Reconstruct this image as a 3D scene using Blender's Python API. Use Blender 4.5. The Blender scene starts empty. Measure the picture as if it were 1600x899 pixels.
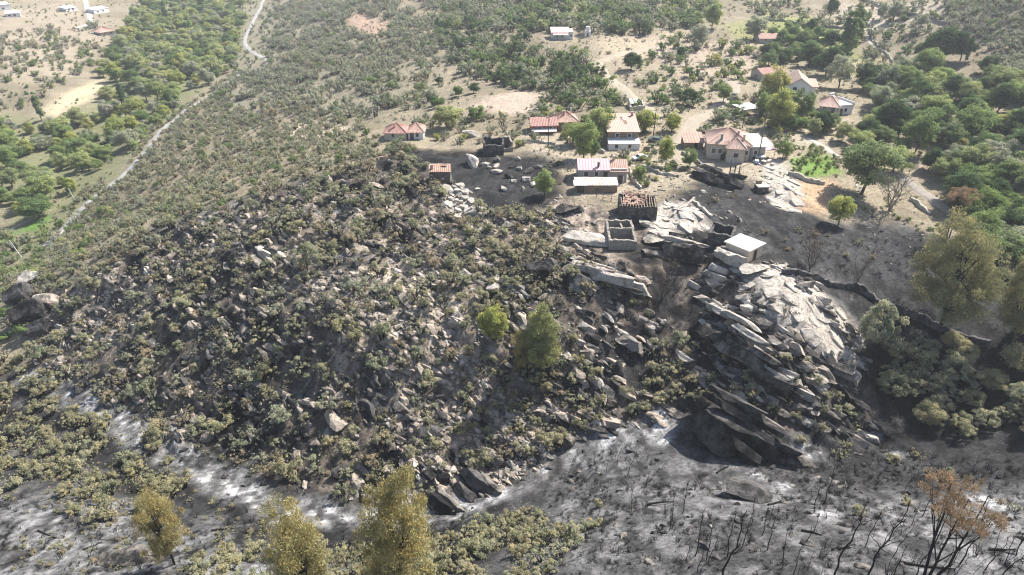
import bpy, bmesh, math, random
import numpy as np
from mathutils import Vector, Matrix

S = bpy.context.scene
C = S.collection
R = math.radians
rng = np.random.default_rng(7)
random.seed(7)

# ------------------------------------------------------------------ camera, sky, sun, exposure
CAM_Z, PITCH, FPX = 62.0, 30.0, 1066.0          # drone height over the village, tilt, focal length in photo pixels
cam = bpy.data.cameras.new('camera')
cam.sensor_width = 36.0
cam.lens = 36.0 * FPX / 1600.0
cam.clip_start = 0.5
cam.clip_end = 6000
cam_o = bpy.data.objects.new('camera', cam)
C.objects.link(cam_o)
cam_o.location = (0, 0, CAM_Z)
cam_o.rotation_euler = (R(90 - PITCH), 0, 0)
S.camera = cam_o

SUN_EL, SUN_AZ = 48.0, 52.0                      # azimuth clockwise from +y
sd = Vector((math.sin(R(SUN_AZ)) * math.cos(R(SUN_EL)), math.cos(R(SUN_AZ)) * math.cos(R(SUN_EL)), math.sin(R(SUN_EL))))
w = bpy.data.worlds.new('World')
S.world = w
w.use_nodes = True
nt = w.node_tree
sky = nt.nodes.new('ShaderNodeTexSky')
sky.sky_type = 'NISHITA'
sky.sun_disc = False
sky.sun_elevation = R(SUN_EL)
sky.sun_rotation = R(SUN_AZ)
sky.altitude = 300
sky.dust_density = 2.0
nt.links.new(sky.outputs[0], nt.nodes['Background'].inputs[0])
nt.nodes['Background'].inputs[1].default_value = 0.098
sl = bpy.data.lights.new('sun', 'SUN')
sl.energy = 5.0
sl.angle = R(0.55)
sl.color = (1.0, 0.965, 0.915)
so = bpy.data.objects.new('sun', sl)
C.objects.link(so)
so.location = (0, 0, 150)
so.rotation_euler = (-sd).to_track_quat('-Z', 'Y').to_euler()
S.view_settings.view_transform = 'Standard'
S.view_settings.look = 'None'
S.view_settings.exposure = 1.0
S.view_settings.gamma = 1.0
S.view_settings.use_curve_mapping = False
S.render.engine = 'CYCLES'
S.cycles.max_bounces = 5
S.cycles.diffuse_bounces = 3
S.cycles.glossy_bounces = 2
S.cycles.transmission_bounces = 3
S.cycles.transparent_max_bounces = 4
S.cycles.volume_bounces = 0
S.cycles.use_denoising = True
S.cycles.filter_width = 1.15
S.cycles.sample_clamp_indirect = 4.0

HAZE = 0.00021                                    # air density per metre

# ------------------------------------------------------------------ numpy noise
_perm = np.random.default_rng(11).random((256, 256)).astype(np.float32)
def vnoise(x, y, seed=0):
    x = np.asarray(x, dtype=np.float64) + seed * 37.31
    y = np.asarray(y, dtype=np.float64) + seed * 17.77
    xi = np.floor(x).astype(np.int64); yi = np.floor(y).astype(np.int64)
    fx = x - xi; fy = y - yi
    fx = fx * fx * fx * (fx * (fx * 6 - 15) + 10); fy = fy * fy * fy * (fy * (fy * 6 - 15) + 10)
    a = _perm[xi & 255, yi & 255]; b = _perm[(xi + 1) & 255, yi & 255]
    c = _perm[xi & 255, (yi + 1) & 255]; d = _perm[(xi + 1) & 255, (yi + 1) & 255]
    return (a + (b - a) * fx) * (1 - fy) + (c + (d - c) * fx) * fy       # 0..1
def fbm(x, y, o=4, seed=0, gain=0.5):
    s = 0; amp = 1; tot = 0
    for k in range(o):
        s = s + amp * vnoise(x * 2 ** k, y * 2 ** k, seed + k * 3); tot += amp; amp *= gain
    return s / tot
def sstep(a, b, x):
    t = np.clip((x - a) / (b - a), 0, 1)
    return t * t * (3 - 2 * t)

# ------------------------------------------------------------------ pixels of the photograph <-> rays
cp, sp = math.cos(R(PITCH)), math.sin(R(PITCH))
def ray(px, py):
    X = (np.asarray(px, float) - 800) / FPX; U = (449.5 - np.asarray(py, float)) / FPX
    return X, cp + sp * U, -sp + cp * U
def plane_pt(px, py, z):
    X, Y, Z = ray(px, py)
    t = (z - CAM_Z) / Z
    return X * t, Y * t
def project(x, y, z):
    dz = np.asarray(z) - CAM_Z
    f = np.asarray(y) * cp - dz * sp
    u = np.asarray(y) * sp + dz * cp
    f = np.where(f < 1, 1, f)
    return 800 + FPX * np.asarray(x) / f, 449.5 - FPX * u / f, f

# ------------------------------------------------------------------ terrain: control heights, thin-plate spline
CP = [  # pixel, pixel, height of the ground there
 (700,255,-1),(900,230,0),(1000,240,0),(1130,255,0),(1230,260,0),(900,330,-1),(1000,350,-1),(1130,390,-1),(1200,330,0),
 (1340,290,-2),(1300,360,-2.5),(1450,400,-3.5),(1450,480,-6),(1590,500,-5),(1560,620,-12),(1250,470,-2),(1190,430,0),(1330,540,-8),(1240,560,-6),
 (1080,430,-4),(1130,520,-6.5),(1100,600,-11.5),(1210,620,-10.5),(1330,620,-12),(1400,650,-15),(1500,680,-14),
 (1050,640,-16.8),(860,712,-20.8),(720,795,-23.8),(560,805,-26.2),(330,742,-29),(200,660,-31),(100,610,-33),(-100,560,-37),
 (1180,712,-15.5),(1330,700,-15.5),
 (0,760,-27),(120,800,-22),(0,890,-18),(250,890,-17),(420,890,-15),(620,892,-12),(800,890,-6),(1000,890,-2),(1200,890,0),(1400,890,1),(1590,890,1),
 (800,815,-17),(950,780,-14),(1100,760,-12),(1300,760,-10.5),(1450,760,-10),(1590,760,-8),(1590,690,-12),
 (600,500,-8.5),(400,500,-14),(250,500,-21),(140,500,-28),(700,600,-16),(500,650,-20.8),(350,620,-25),(600,720,-22.6),(250,600,-27.5),
 (620,255,-2),(450,290,-6),(330,335,-11),(200,395,-18),(110,440,-24),(60,520,-32),(300,420,-15),(480,400,-8.5),(620,380,-5),
 (900,560,-11),(950,640,-16),(850,640,-17.5),(800,480,-6.5),(850,430,-3.5),(900,390,-1.5),(960,420,-2.5),(1000,470,-6.5),(1020,560,-11.8),(780,380,-3),(740,320,-2),(700,450,-7),
 (230,330,-27),(110,370,-37),(0,400,-42),(300,250,-25),(150,250,-39),(0,250,-42),(0,330,-43),(-200,400,-44),
 (400,200,-20),(500,180,-15),(600,190,-8),(700,190,-3),(200,170,-38),(300,150,-33),(100,150,-35),(0,120,-29),
 (400,80,-32),(400,30,-30),(200,60,-33),(0,40,-24),(0,0,-18),(200,0,-27),(400,0,-28),(600,100,-11),(600,40,-10),(600,0,-6),
 (800,100,-2),(800,150,-1),(800,0,2),(880,60,3),(1000,60,3),(1000,0,9),(1000,130,1),(1200,60,4),(1200,0,11),(1400,100,4),(1400,30,13),(1400,0,17),
 (1590,60,15),(1590,0,25),(1590,200,6),(1450,200,2),(1300,160,2),(1100,130,2),(1590,330,0),(1700,300,5),(1800,500,0),(1750,800,-2),
]
pts = []
for (a, b, z) in CP:
    x, y = plane_pt(a, b, z)
    pts.append((float(x), float(y), z))
pts += [(-500,60,-46),(-700,400,-30),(-700,900,0),(0,950,35),(500,900,48),(900,700,48),(600,250,22),(400,0,8),(200,-150,14),(0,-60,4),(-120,-100,-10),(-400,-120,-36),(-1200,300,-10),(1300,300,40),(0,1600,45),(-1200,1500,40),(1200,1500,48)]
P = np.array(pts)
SC = 100.0
def _k(r2):
    return np.where(r2 > 1e-12, 0.5 * r2 * np.log(np.maximum(r2, 1e-12)), 0)
def tps_fit(P):
    n = len(P); q = P[:, :2] / SC
    d2 = ((q[:, None] - q[None]) ** 2).sum(-1)
    A = np.zeros((n + 3, n + 3)); A[:n, :n] = _k(d2) + np.eye(n) * 0.004
    A[:n, n] = 1; A[:n, n+1:] = q; A[n, :n] = 1; A[n+1:, :n] = q.T
    return q, np.linalg.solve(A, np.concatenate([P[:, 2], [0, 0, 0]]))
TQ, TW = tps_fit(P)
def tps(x, y):
    x = x / SC; y = y / SC
    z = TW[-3] + TW[-2] * x + TW[-1] * y
    for (qx, qy), wk in zip(TQ, TW[:-3]):
        z = z + wk * _k((x - qx) ** 2 + (y - qy) ** 2)
    return z

def spaced(lo, hi, f0, f1, step, grow):
    a = list(np.arange(f0, f1, step)); s = step
    while a[-1] < hi: s *= grow; a.append(a[-1] + s)
    b = []; s = step; v = f0
    while v > lo: s *= grow; v -= s; b.append(v)
    return np.array(b[::-1] + a)
GX = spaced(-1200, 1200, -108, 118, 0.48, 1.026)
GY = spaced(-220, 1600, 30, 205, 0.45, 1.0145)
cx = np.linspace(GX[0], GX[-1], 2); 
# evaluate the spline on a coarser lattice of the same spacing law, then lift to the fine grid
def coarse(a, n=3):
    b = a[::n]
    return np.append(b, a[-1]) if b[-1] != a[-1] else b
KX, KY = coarse(GX), coarse(GY)
mx, my = np.meshgrid(KX, KY)
KZ = tps(mx, my)
KZ = np.clip(KZ, -48, 55)
def lerp_axis(G, K):
    i = np.clip(np.searchsorted(K, G) - 1, 0, len(K) - 2); f = (G - K[i]) / (K[i+1] - K[i])
    return i, f
ix, fx = lerp_axis(GX, KX); iy, fy = lerp_axis(GY, KY)
tmp = KZ[:, ix] * (1 - fx) + KZ[:, ix + 1] * fx
GZ = tmp[iy, :] * (1 - fy)[:, None] + tmp[iy + 1, :] * fy[:, None]
MX, MY = np.meshgrid(GX, GY)

def hz(x, y):
    x = np.asarray(x, float); y = np.asarray(y, float)
    i = np.clip(np.searchsorted(GX, x) - 1, 0, len(GX) - 2); j = np.clip(np.searchsorted(GY, y) - 1, 0, len(GY) - 2)
    a = np.clip((x - GX[i]) / (GX[i+1] - GX[i]), 0, 1); b = np.clip((y - GY[j]) / (GY[j+1] - GY[j]), 0, 1)
    return (GZ[j, i] * (1-a) + GZ[j, i+1] * a) * (1-b) + (GZ[j+1, i] * (1-a) + GZ[j+1, i+1] * a) * b
_T = np.concatenate([np.arange(25, 260, 0.6), np.arange(260, 1800, 2.5)])
def at(px, py):
    """first ground point on the ray through a photo pixel -> (x, y, z)"""
    X, Y, Z = ray(px, py)
    x = X * _T; y = Y * _T; z = CAM_Z + Z * _T
    d = z - hz(x, y)
    k = np.argmax(d < 0)
    if d[k] >= 0: k = len(_T) - 1
    lo, hi = _T[max(k-1, 0)], _T[k]
    for _ in range(18):
        m = (lo + hi) / 2
        if CAM_Z + Z * m - hz(X * m, Y * m) < 0: hi = m
        else: lo = m
    return np.array([X * hi, Y * hi, float(hz(X * hi, Y * hi))])
def atl(l): return np.array([at(a, b)[:2] for a, b in l])
def seg_dist(x, y, poly, closed=False):
    d = np.full(np.shape(x), 1e9)
    n = len(poly)
    for k in range(n if closed else n - 1):
        a, b = poly[k], poly[(k+1) % n]
        vx, vy = b - a; L = vx*vx + vy*vy + 1e-9
        t = np.clip(((x - a[0]) * vx + (y - a[1]) * vy) / L, 0, 1)
        d = np.minimum(d, np.hypot(x - a[0] - t * vx, y - a[1] - t * vy))
    return d
def inside(x, y, poly):
    r = np.zeros(np.shape(x), bool); n = len(poly)
    for k in range(n):
        a, b = poly[k], poly[(k+1) % n]
        c = ((a[1] > y) != (b[1] > y)) & (x < (b[0] - a[0]) * (y - a[1]) / (b[1] - a[1] + 1e-12) + a[0])
        r ^= c
    return r
def region(x, y, pix, soft=3.0, wob=2.0):
    """0..1 membership of world points in the region whose outline is given in photo pixels"""
    poly = atl(pix)
    d = seg_dist(x, y, poly, True)
    s = np.where(inside(x, y, poly), d, -d)
    if wob: s = s + (fbm(x / 6, y / 6, 3, 5) - 0.5) * wob * 3
    return sstep(-soft, soft, s)

# regions (outlines follow what burnt, what is rock, what is field)
Z_BURN = [(48,560),(62,470),(140,424),(250,350),(400,303),(560,258),(640,228),(740,238),(800,236),(872,250),(880,296),(905,318),(960,330),(1040,318),(1085,296),(1130,276),(1190,292),(1230,318),(1290,342),(1420,340),(1500,380),(1700,430),(1750,700),(1750,1000),(800,1000),(-150,1000),(-150,640)]
Z_ROCKY = [(48,560),(70,470),(140,430),(250,360),(400,310),(560,262),(650,250),(740,330),(850,330),(900,370),(1010,400),(1090,380),(1160,400),(1240,430),(1330,520),(1360,600),(1390,690),(1230,715),(1050,650),(880,690),(720,770),(560,790),(330,725),(200,650),(100,600)]
Z_ROCKY2 = [(660,285),(720,290),(780,350),(720,370)]
Z_DOME = [(1150,425),(1200,412),(1262,440),(1300,470),(1342,530),(1352,575),(1290,560),(1240,520),(1180,480)]
rk = np.maximum(region(MX, MY, Z_ROCKY, 5, 3), 0) * (1 - .8 * region(MX, MY, Z_DOME, 2.5, 1))
def strat(x, y):
    """ledges of tilted strata: gentle backs to the sun, steep broken fronts to the lower left"""
    wx = x + 5 * (fbm(x / 17, y / 17, 3, 21) - .5); wy = y + 5 * (fbm(x / 17, y / 17, 3, 27) - .5)
    s = 0.80 * wx + 0.60 * wy; al = 0.60 * wx - 0.80 * wy
    h = 0
    for per, amp, sd_ in ((9.5, 1.5, 1), (4.3, 0.85, 2), (1.9, 0.4, 3)):
        ph = s / per + 1.3 * vnoise(al / (per * 1.5), s / (per * 3.1), sd_)
        f = ph - np.floor(ph)
        saw = np.where(f < 0.16, f / 0.16, 1 - (f - 0.16) / 0.84)
        m = sstep(0.35, 0.75, vnoise(al / (per * 1.7), s / (per * .8), sd_ + 9))
        h = h + amp * saw * m
    return h - 0.9
far = sstep(200, 330, MY)
GZ = GZ + rk * strat(MX, MY)
GZ = GZ + (1 - rk) * ((fbm(MX / 9, MY / 9, 4, 3) - .5) * 1.1 + (fbm(MX / 2.1, MY / 2.1, 2, 8) - .5) * 0.25) + far * (fbm(MX / 45, MY / 45, 3, 14) - .5) * 5
# bare rock domes: (pixel, height, radius along the strata, radius across)
DOMES = [((1255,478), 1.3, 16, 9), ((1065,345), 1.3, 12, 5), ((1222,300), 1.2, 10, 4.5)]
for (pp, hh, ra, rb) in DOMES:
    c = at(*pp); dx = MX - c[0]; dy = MY - c[1]
    al = 0.6 * dx - 0.8 * dy; ac = 0.8 * dx + 0.6 * dy
    m = np.clip(1 - (al / ra) ** 2 - (ac / rb) ** 2, 0, 1) ** 0.6
    GZ = GZ + hh * m
# level the building sites: (front left pixel, front right pixel, depth m)
SITES = [((1068,250),(1215,254),13),((945,236),(1004,236),14),((896,303),(980,303),12),((830,212),(905,212),10),((600,220),(664,222),9),
         ((670,288),(722,284),8),((752,243),(800,243),8),((962,348),(1030,348),8),((950,392),(997,392),9),((1103,386),(1148,386),7),((1140,412),(1192,405),7),
         ((1228,150),(1282,150),14),((1276,182),(1338,182),12),((856,64),(900,64),10),((1183,72),(1222,72),9)]
for (a, b, dep) in SITES:
    A = at(*a); B = at(*b); u = (B - A)[:2]; L = np.hypot(*u); u = u / L; v = np.array([-u[1], u[0]])
    if v[1] < 0: v = -v
    lx = (MX - A[0]) * u[0] + (MY - A[1]) * u[1]; ly = (MX - A[0]) * v[0] + (MY - A[1]) * v[1]
    d = np.maximum(np.maximum(-lx, lx - L), np.maximum(-ly, ly - dep))
    m = 1 - sstep(0.6, 6.0, d)
    GZ = GZ * (1 - m) + (A[2] + B[2]) / 2 * m

# ------------------------------------------------------------------ material helpers
MATS = {}
def newmat(name):
    m = bpy.data.materials.new(name); m.use_nodes = True
    m.node_tree.nodes.clear()
    MATS[name] = m
    return m, m.node_tree.nodes, m.node_tree.links
def N(ns, t, **kw):
    n = ns.new(t)
    for k, v in kw.items():
        if isinstance(k, str) and hasattr(n, k): setattr(n, k, v)
    return n
def ramp(ns, stops, interp='LINEAR'):
    r = ns.new('ShaderNodeValToRGB'); e = r.color_ramp.elements; r.color_ramp.interpolation = interp
    while len(e) > len(stops): e.remove(e[-1])
    while len(e) < len(stops): e.new(0.5)
    for el, (p, c) in zip(e, stops): el.position = p; el.color = (*c, 1)
    return r
def mixc(ns, ls, fac, a, b, mode='MIX'):
    m = ns.new('ShaderNodeMix'); m.data_type = 'RGBA'; m.blend_type = mode
    for sock, v in ((m.inputs[0], fac), (m.inputs[6], a), (m.inputs[7], b)):
        if hasattr(v, 'is_linked'): ls.new(v, sock)
        elif isinstance(v, (int, float)): sock.default_value = v
        else: sock.default_value = (*v, 1)
    return m.outputs[2]
def out(ns, ls, sh):
    o = ns.new('ShaderNodeOutputMaterial'); ls.new(sh, o.inputs[0]); return o
def noise(ns, ls, vec, scale, detail=4, rough=.6, dist=0):
    n = ns.new('ShaderNodeTexNoise'); n.inputs['Scale'].default_value = scale; n.inputs['Detail'].default_value = detail
    n.inputs['Roughness'].default_value = rough; n.inputs['Distortion'].default_value = dist
    if vec is not None: ls.new(vec, n.inputs['Vector'])
    return n.outputs['Fac']
def princ(ns, col, ls, rough=.85, spec=.2):
    b = ns.new('ShaderNodeBsdfPrincipled'); b.inputs['Roughness'].default_value = rough
    b.inputs['Specular IOR Level'].default_value = spec
    if hasattr(col, 'is_linked'): ls.new(col, b.inputs['Base Color'])
    else: b.inputs['Base Color'].default_value = (*col, 1)
    return b
def bump(ns, ls, h, strength, dist, to):
    b = ns.new('ShaderNodeBump'); b.inputs['Strength'].default_value = strength; b.inputs['Distance'].default_value = dist
    ls.new(h, b.inputs['Height']); ls.new(b.outputs[0], to.inputs['Normal'])

def mat_surface(name, cols, scale=1.5, rough=.85, bmp=.4, bdist=.05, spec=.15, coord='Object', dirt=None):
    """plain weathered surface: noise between colours, fine relief"""
    m, ns, ls = newmat(name)
    tc = ns.new('ShaderNodeTexCoord'); vec = tc.outputs[coord]
    f = noise(ns, ls, vec, scale, 5, .65)
    st = [(0.28 + 0.44 * i / max(1, len(cols) - 1), c) for i, c in enumerate(cols)]
    r = ramp(ns, st); ls.new(f, r.inputs[0]); col = r.outputs[0]
    oi = ns.new('ShaderNodeObjectInfo')
    mp = ns.new('ShaderNodeMapRange'); mp.inputs[3].default_value = .8; mp.inputs[4].default_value = 1.15
    ls.new(oi.outputs['Random'], mp.inputs[0])
    f2 = noise(ns, ls, vec, scale * 9, 3, .6)
    r2 = ramp(ns, [(0.3, (.72, .72, .72)), (.7, (1.08, 1.08, 1.08))]); ls.new(f2, r2.inputs[0])
    col = mixc(ns, ls, 1.0, col, r2.outputs[0], 'MULTIPLY')
    if dirt:
        f3 = noise(ns, ls, vec, dirt[1], 4, .7)
        r3 = ramp(ns, [(dirt[2], (0, 0, 0)), (dirt[2] + .18, (1, 1, 1))]); ls.new(f3, r3.inputs[0])
        col = mixc(ns, ls, r3.outputs[0], col, dirt[0])
    b = princ(ns, col, ls, rough, spec)
    bump(ns, ls, f2, bmp, bdist, b)
    out(ns, ls, b.outputs[0])
    return m

def mat_leaf(name, cols, trans=.5):
    """foliage: colour of the plant from its own random number, leaf to leaf variation from a mesh attribute"""
    m, ns, ls = newmat(name)
    oi = ns.new('ShaderNodeObjectInfo')
    r = ramp(ns, [(i / max(1, len(cols) - 1), c) for i, c in enumerate(cols)]); ls.new(oi.outputs['Random'], r.inputs[0])
    at_ = ns.new('ShaderNodeAttribute'); at_.attribute_name = 'leafv'
    r2 = ramp(ns, [(0, (.50, .56, .50)), (.45, (.95, .97, .95)), (.8, (1.3, 1.22, 1.08)), (1, (1.45, 1.18, .95))]); ls.new(at_.outputs['Fac'], r2.inputs[0])
    col = mixc(ns, ls, 1.0, r.outputs[0], r2.outputs[0], 'MULTIPLY')
    d = ns.new('ShaderNodeBsdfDiffuse'); ls.new(col, d.inputs[0])
    t = ns.new('ShaderNodeBsdfTranslucent'); ls.new(col, t.inputs[0])
    mx_ = ns.new('ShaderNodeMixShader'); mx_.inputs[0].default_value = trans
    ls.new(d.outputs[0], mx_.inputs[1]); ls.new(t.outputs[0], mx_.inputs[2])
    out(ns, ls, mx_.outputs[0])
    return m

def mat_rock(name, pale, dark, soot, soot_lo=.5, scale=.55):
    """schist: layered tone, cracks, soot blotches; world coordinates keep neighbouring slabs different"""
    m, ns, ls = newmat(name)
    g = ns.new('ShaderNodeNewGeometry'); tc = ns.new('ShaderNodeTexCoord')
    f = noise(ns, ls, g.outputs['Position'], scale, 6, .7, .4)
    r = ramp(ns, [(.30, dark), (.52, pale), (.72, tuple(min(1, c * 1.22) for c in pale))]); ls.new(f, r.inputs[0])
    mpg = ns.new('ShaderNodeMapping'); mpg.inputs['Scale'].default_value = (1, 1, 6); mpg.inputs['Rotation'].default_value = (.5, .25, .6)
    ls.new(g.outputs['Position'], mpg.inputs['Vector'])
    f2 = noise(ns, ls, mpg.outputs[0], 2.2, 5, .7)
    r2 = ramp(ns, [(.34, (.32, .31, .30)), (.47, (.9, .9, .9)), (.75, (1.12, 1.12, 1.12))]); ls.new(f2, r2.inputs[0])
    col = mixc(ns, ls, 1.0, r.outputs[0], r2.outputs[0], 'MULTIPLY')
    f3 = noise(ns, ls, g.outputs['Position'], .33, 5, .72)
    oi = ns.new('ShaderNodeObjectInfo')
    ad = ns.new('ShaderNodeMath'); ad.operation = 'MULTIPLY_ADD'; ls.new(oi.outputs['Random'], ad.inputs[0]); ad.inputs[1].default_value = .22; ls.new(f3, ad.inputs[2])
    r3 = ramp(ns, [(soot_lo + .06, (0, 0, 0)), (soot_lo + .26, (1, 1, 1))]); ls.new(ad.outputs[0], r3.inputs[0])
    col = mixc(ns, ls, r3.outputs[0], col, soot)
    b = princ(ns, col, ls, .88, .15)
    bump(ns, ls, f2, .9, .22, b)
    out(ns, ls, b.outputs[0])
    return m

# foliage
mat_leaf('leaf_singed', [(.37,.36,.235),(.45,.43,.30),(.38,.385,.25),(.47,.435,.31),(.32,.335,.225),(.42,.41,.29)])
mat_leaf('leaf_khaki', [(.39,.37,.235),(.44,.41,.26),(.36,.35,.225),(.41,.37,.245)])
mat_leaf('leaf_greygreen', [(.34,.36,.245),(.41,.42,.32),(.30,.335,.22),(.44,.43,.34),(.37,.385,.285)])
mat_leaf('leaf_brownish', [(.40,.345,.25),(.36,.31,.22),(.43,.38,.28),(.35,.33,.22)])
mat_leaf('leaf_bright', [(.32,.385,.155),(.39,.43,.20),(.26,.34,.13),(.43,.445,.23),(.30,.345,.17)])
mat_leaf('leaf_mid', [(.21,.29,.11),(.26,.32,.135),(.18,.26,.105),(.25,.30,.155)])
mat_leaf('leaf_dark', [(.085,.135,.062),(.11,.16,.075),(.13,.185,.085),(.09,.135,.072)])
mat_leaf('leaf_yellow', [(.43,.44,.15),(.37,.41,.14),(.46,.45,.19)])
mat_leaf('leaf_orange', [(.33,.225,.14),(.29,.205,.135),(.35,.25,.15)])
mat_leaf('leaf_pine_gold', [(.38,.325,.15),(.36,.32,.155),(.40,.33,.155)], .3)
mat_leaf('leaf_pine_olive', [(.30,.29,.155),(.33,.305,.16)], .3)
mat_leaf('leaf_pine_green', [(.34,.36,.165),(.36,.37,.17)], .3)
mat_leaf('twig_brown', [(.27,.225,.18),(.31,.265,.21),(.23,.20,.165)], .05)
# bark
mat_surface('bark', [(.07,.055,.042),(.14,.11,.085)], 6, .95, .6)
mat_surface('bark_burnt', [(.012,.011,.010),(.03,.027,.025)], 5, .9, .6)
mat_surface('bark_pale', [(.28,.24,.19),(.40,.35,.28)], 5, .9, .5)
# rock
mat_rock('rock_pale', (.50,.45,.385), (.27,.235,.195), (.05,.047,.045), .62)
mat_rock('rock_brown', (.43,.36,.29), (.22,.18,.14), (.035,.033,.031), .60)
mat_rock('rock_sooty', (.12,.112,.105), (.05,.046,.042), (.014,.0135,.0135), .46)
mat_rock('rock_grey', (.27,.24,.205), (.125,.11,.095), (.022,.021,.021), .48)
# buildings
def mat_roof(name, cols, dirt=None): return mat_surface(name, cols, .9, .8, .35, .03, .2, 'Object', dirt)
mat_roof('roof_tile', [(.44,.27,.205),(.52,.34,.265),(.60,.43,.35)], ((.22,.14,.10), 1.2, .60))
mat_roof('roof_tile_old', [(.30,.19,.14),(.42,.27,.20),(.48,.34,.26)], ((.14,.10,.08), 1.6, .52))
mat_roof('roof_tile_pale', [(.53,.36,.285),(.63,.46,.38)], ((.35,.22,.16), 1.1, .62))
mat_roof('roof_tile_red', [(.43,.235,.19),(.53,.33,.275)], ((.25,.15,.12), 1.2, .6))
mat_roof('roof_pink', [(.66,.42,.42),(.72,.52,.52)], ((.45,.28,.26), .8, .64))
mat_roof('roof_white', [(.54,.53,.51),(.63,.62,.60)], ((.45,.41,.35), .9, .56))
mat_roof('roof_cream', [(.50,.47,.42),(.58,.55,.50)], ((.36,.31,.25), 1.1, .58))
mat_roof('roof_rusty', [(.50,.47,.43),(.62,.56,.48),(.55,.36,.26)], ((.42,.22,.13), .8, .52))
mat_surface('plaster_white', [(.70,.69,.68),(.80,.79,.78)], .8, .9, .2, .02, .1, 'Object', ((.45,.43,.40), .6, .62))
mat_surface('plaster_tan', [(.47,.41,.33),(.56,.50,.41)], .8, .9, .2, .02, .1, 'Object', ((.28,.24,.19), .6, .62))
mat_surface('plaster_grey', [(.33,.31,.29),(.42,.40,.37)], .8, .9, .2, .02, .1, 'Object', ((.16,.15,.14), .6, .6))
mat_surface('plaster_red', [(.42,.16,.13),(.50,.22,.18)], 1, .9, .2, .02, .1)
mat_surface('concrete_shed', [(.58,.49,.38),(.66,.57,.45)], .8, .9, .2, .02, .1, 'Object', ((.28,.21,.15), .7, .6))
def mat_stone(name, a, b, mort, sc=3.2, sootc=None):
    m, ns, ls = newmat(name)
    tc = ns.new('ShaderNodeTexCoord')
    mpg = ns.new('ShaderNodeMapping'); mpg.inputs['Scale'].default_value = (1, 1, 1.8); ls.new(tc.outputs['Object'], mpg.inputs[0])
    v = ns.new('ShaderNodeTexVoronoi'); v.inputs['Scale'].default_value = sc; ls.new(mpg.outputs[0], v.inputs['Vector'])
    v2 = ns.new('ShaderNodeTexVoronoi'); v2.feature = 'DISTANCE_TO_EDGE'; v2.inputs['Scale'].default_value = sc; ls.new(mpg.outputs[0], v2.inputs['Vector'])
    sp_ = ns.new('ShaderNodeSeparateColor'); ls.new(v.outputs['Color'], sp_.inputs[0])
    r = ramp(ns, [(0, a), (1, b)]); ls.new(sp_.outputs[0], r.inputs[0])
    r2 = ramp(ns, [(.02, (0, 0, 0)), (.10, (1, 1, 1))]); ls.new(v2.outputs['Distance'], r2.inputs[0])
    col = mixc(ns, ls, r2.outputs[0], mort, r.outputs[0])
    if sootc:
        f = noise(ns, ls, tc.outputs['Object'], .6, 4, .7); r3 = ramp(ns, [(.45, (0, 0, 0)), (.62, (1, 1, 1))]); ls.new(f, r3.inputs[0])
        col = mixc(ns, ls, r3.outputs[0], col, sootc)
    bb = princ(ns, col, ls, .92, .1); bump(ns, ls, r2.outputs[0], .7, .06, bb); out(ns, ls, bb.outputs[0]); return m
mat_stone('stone_wall', (.26,.235,.20), (.42,.38,.32), (.17,.15,.13))
mat_stone('stone_brown', (.24,.18,.13), (.40,.31,.23), (.15,.12,.09))
mat_stone('stone_burnt_and_shade', (.10,.095,.09), (.21,.195,.18), (.05,.048,.045), 3.2, (.045,.043,.042))  # burnt stone; also the painted shade of the hut's left front wall
mat_stone('stone_pale', (.46,.42,.36), (.58,.53,.46), (.30,.27,.23))
mat_surface('wood_old', [(.22,.17,.12),(.34,.27,.20)], 4, .9, .4)
mat_surface('wood_charred_and_shade', [(.03,.027,.025),(.08,.07,.06)], 4, .9, .4)  # charred wood; also the dark put inside the farmhouse and ruins as shade
mat_surface('metal_dark', [(.05,.05,.055),(.09,.09,.095)], 3, .5, .1, .01, .5)
mat_surface('metal_white', [(.72,.72,.72),(.80,.80,.80)], 2, .45, .05, .01, .5)
mat_surface('paint_blue', [(.10,.17,.30),(.14,.22,.36)], 2, .6, .1, .01, .3)
mat_surface('paint_green', [(.16,.26,.20),(.20,.30,.24)], 2, .5, .1, .01, .4)
mat_surface('paint_car', [(.10,.14,.13),(.13,.17,.16)], 2, .25, .02, .01, .5)
mat_surface('plastic_white', [(.78,.78,.80),(.82,.82,.84)], 2, .4, .05, .01, .4)
mat_surface('rubber', [(.02,.02,.02),(.03,.03,.03)], 3, .9, .1)
m, ns, ls = newmat('glass_and_dark_opening'); bb = princ(ns, (.02, .025, .03), ls, .12, .6); out(ns, ls, bb.outputs[0])  # dark glass; also the shade of open doorways, put in as colour
mat_surface('pole_concrete', [(.55,.54,.52),(.65,.64,.61)], 1.5, .85, .2)
mat_surface('pole_wood', [(.10,.08,.065),(.16,.13,.10)], 2, .9, .3)

# ------------------------------------------------------------------ ground colour: what lies there, not how it is lit
ROADS = {  # pixel line, width m, colour
 'valley': ([(70,385),(110,345),(150,306),(185,280),(215,250),(245,212),(275,185),(300,166),(345,138),(372,118),(420,100),(398,84),(382,66),(393,40),(408,8),(418,-20)], 3.2),
 'field':  ([(-30,380),(30,352),(62,337)], 2.2),
 'hill':   ([(1035,72),(985,82),(950,92),(935,103),(968,135),(992,155),(1012,170),(1022,186)], 5.0),
 'east':   ([(1062,226),(1085,190),(1120,170),(1140,150),(1148,128)], 5.5),
 'right':  ([(1452,308),(1428,290),(1400,270),(1470,320),(1500,340),(1560,378),(1610,410)], 2.6),
 'lane':   ([(1262,216),(1290,232),(1310,245)], 2.2),
 'upper':  ([(1370,40),(1355,60),(1375,80),(1392,95)], 1.8),
 'farleft':([(130,-10),(137,15),(140,35),(118,44)], 4.5),
 'cliffpath': ([(1490,190),(1440,260),(1425,285)], 2.0),
}
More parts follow.
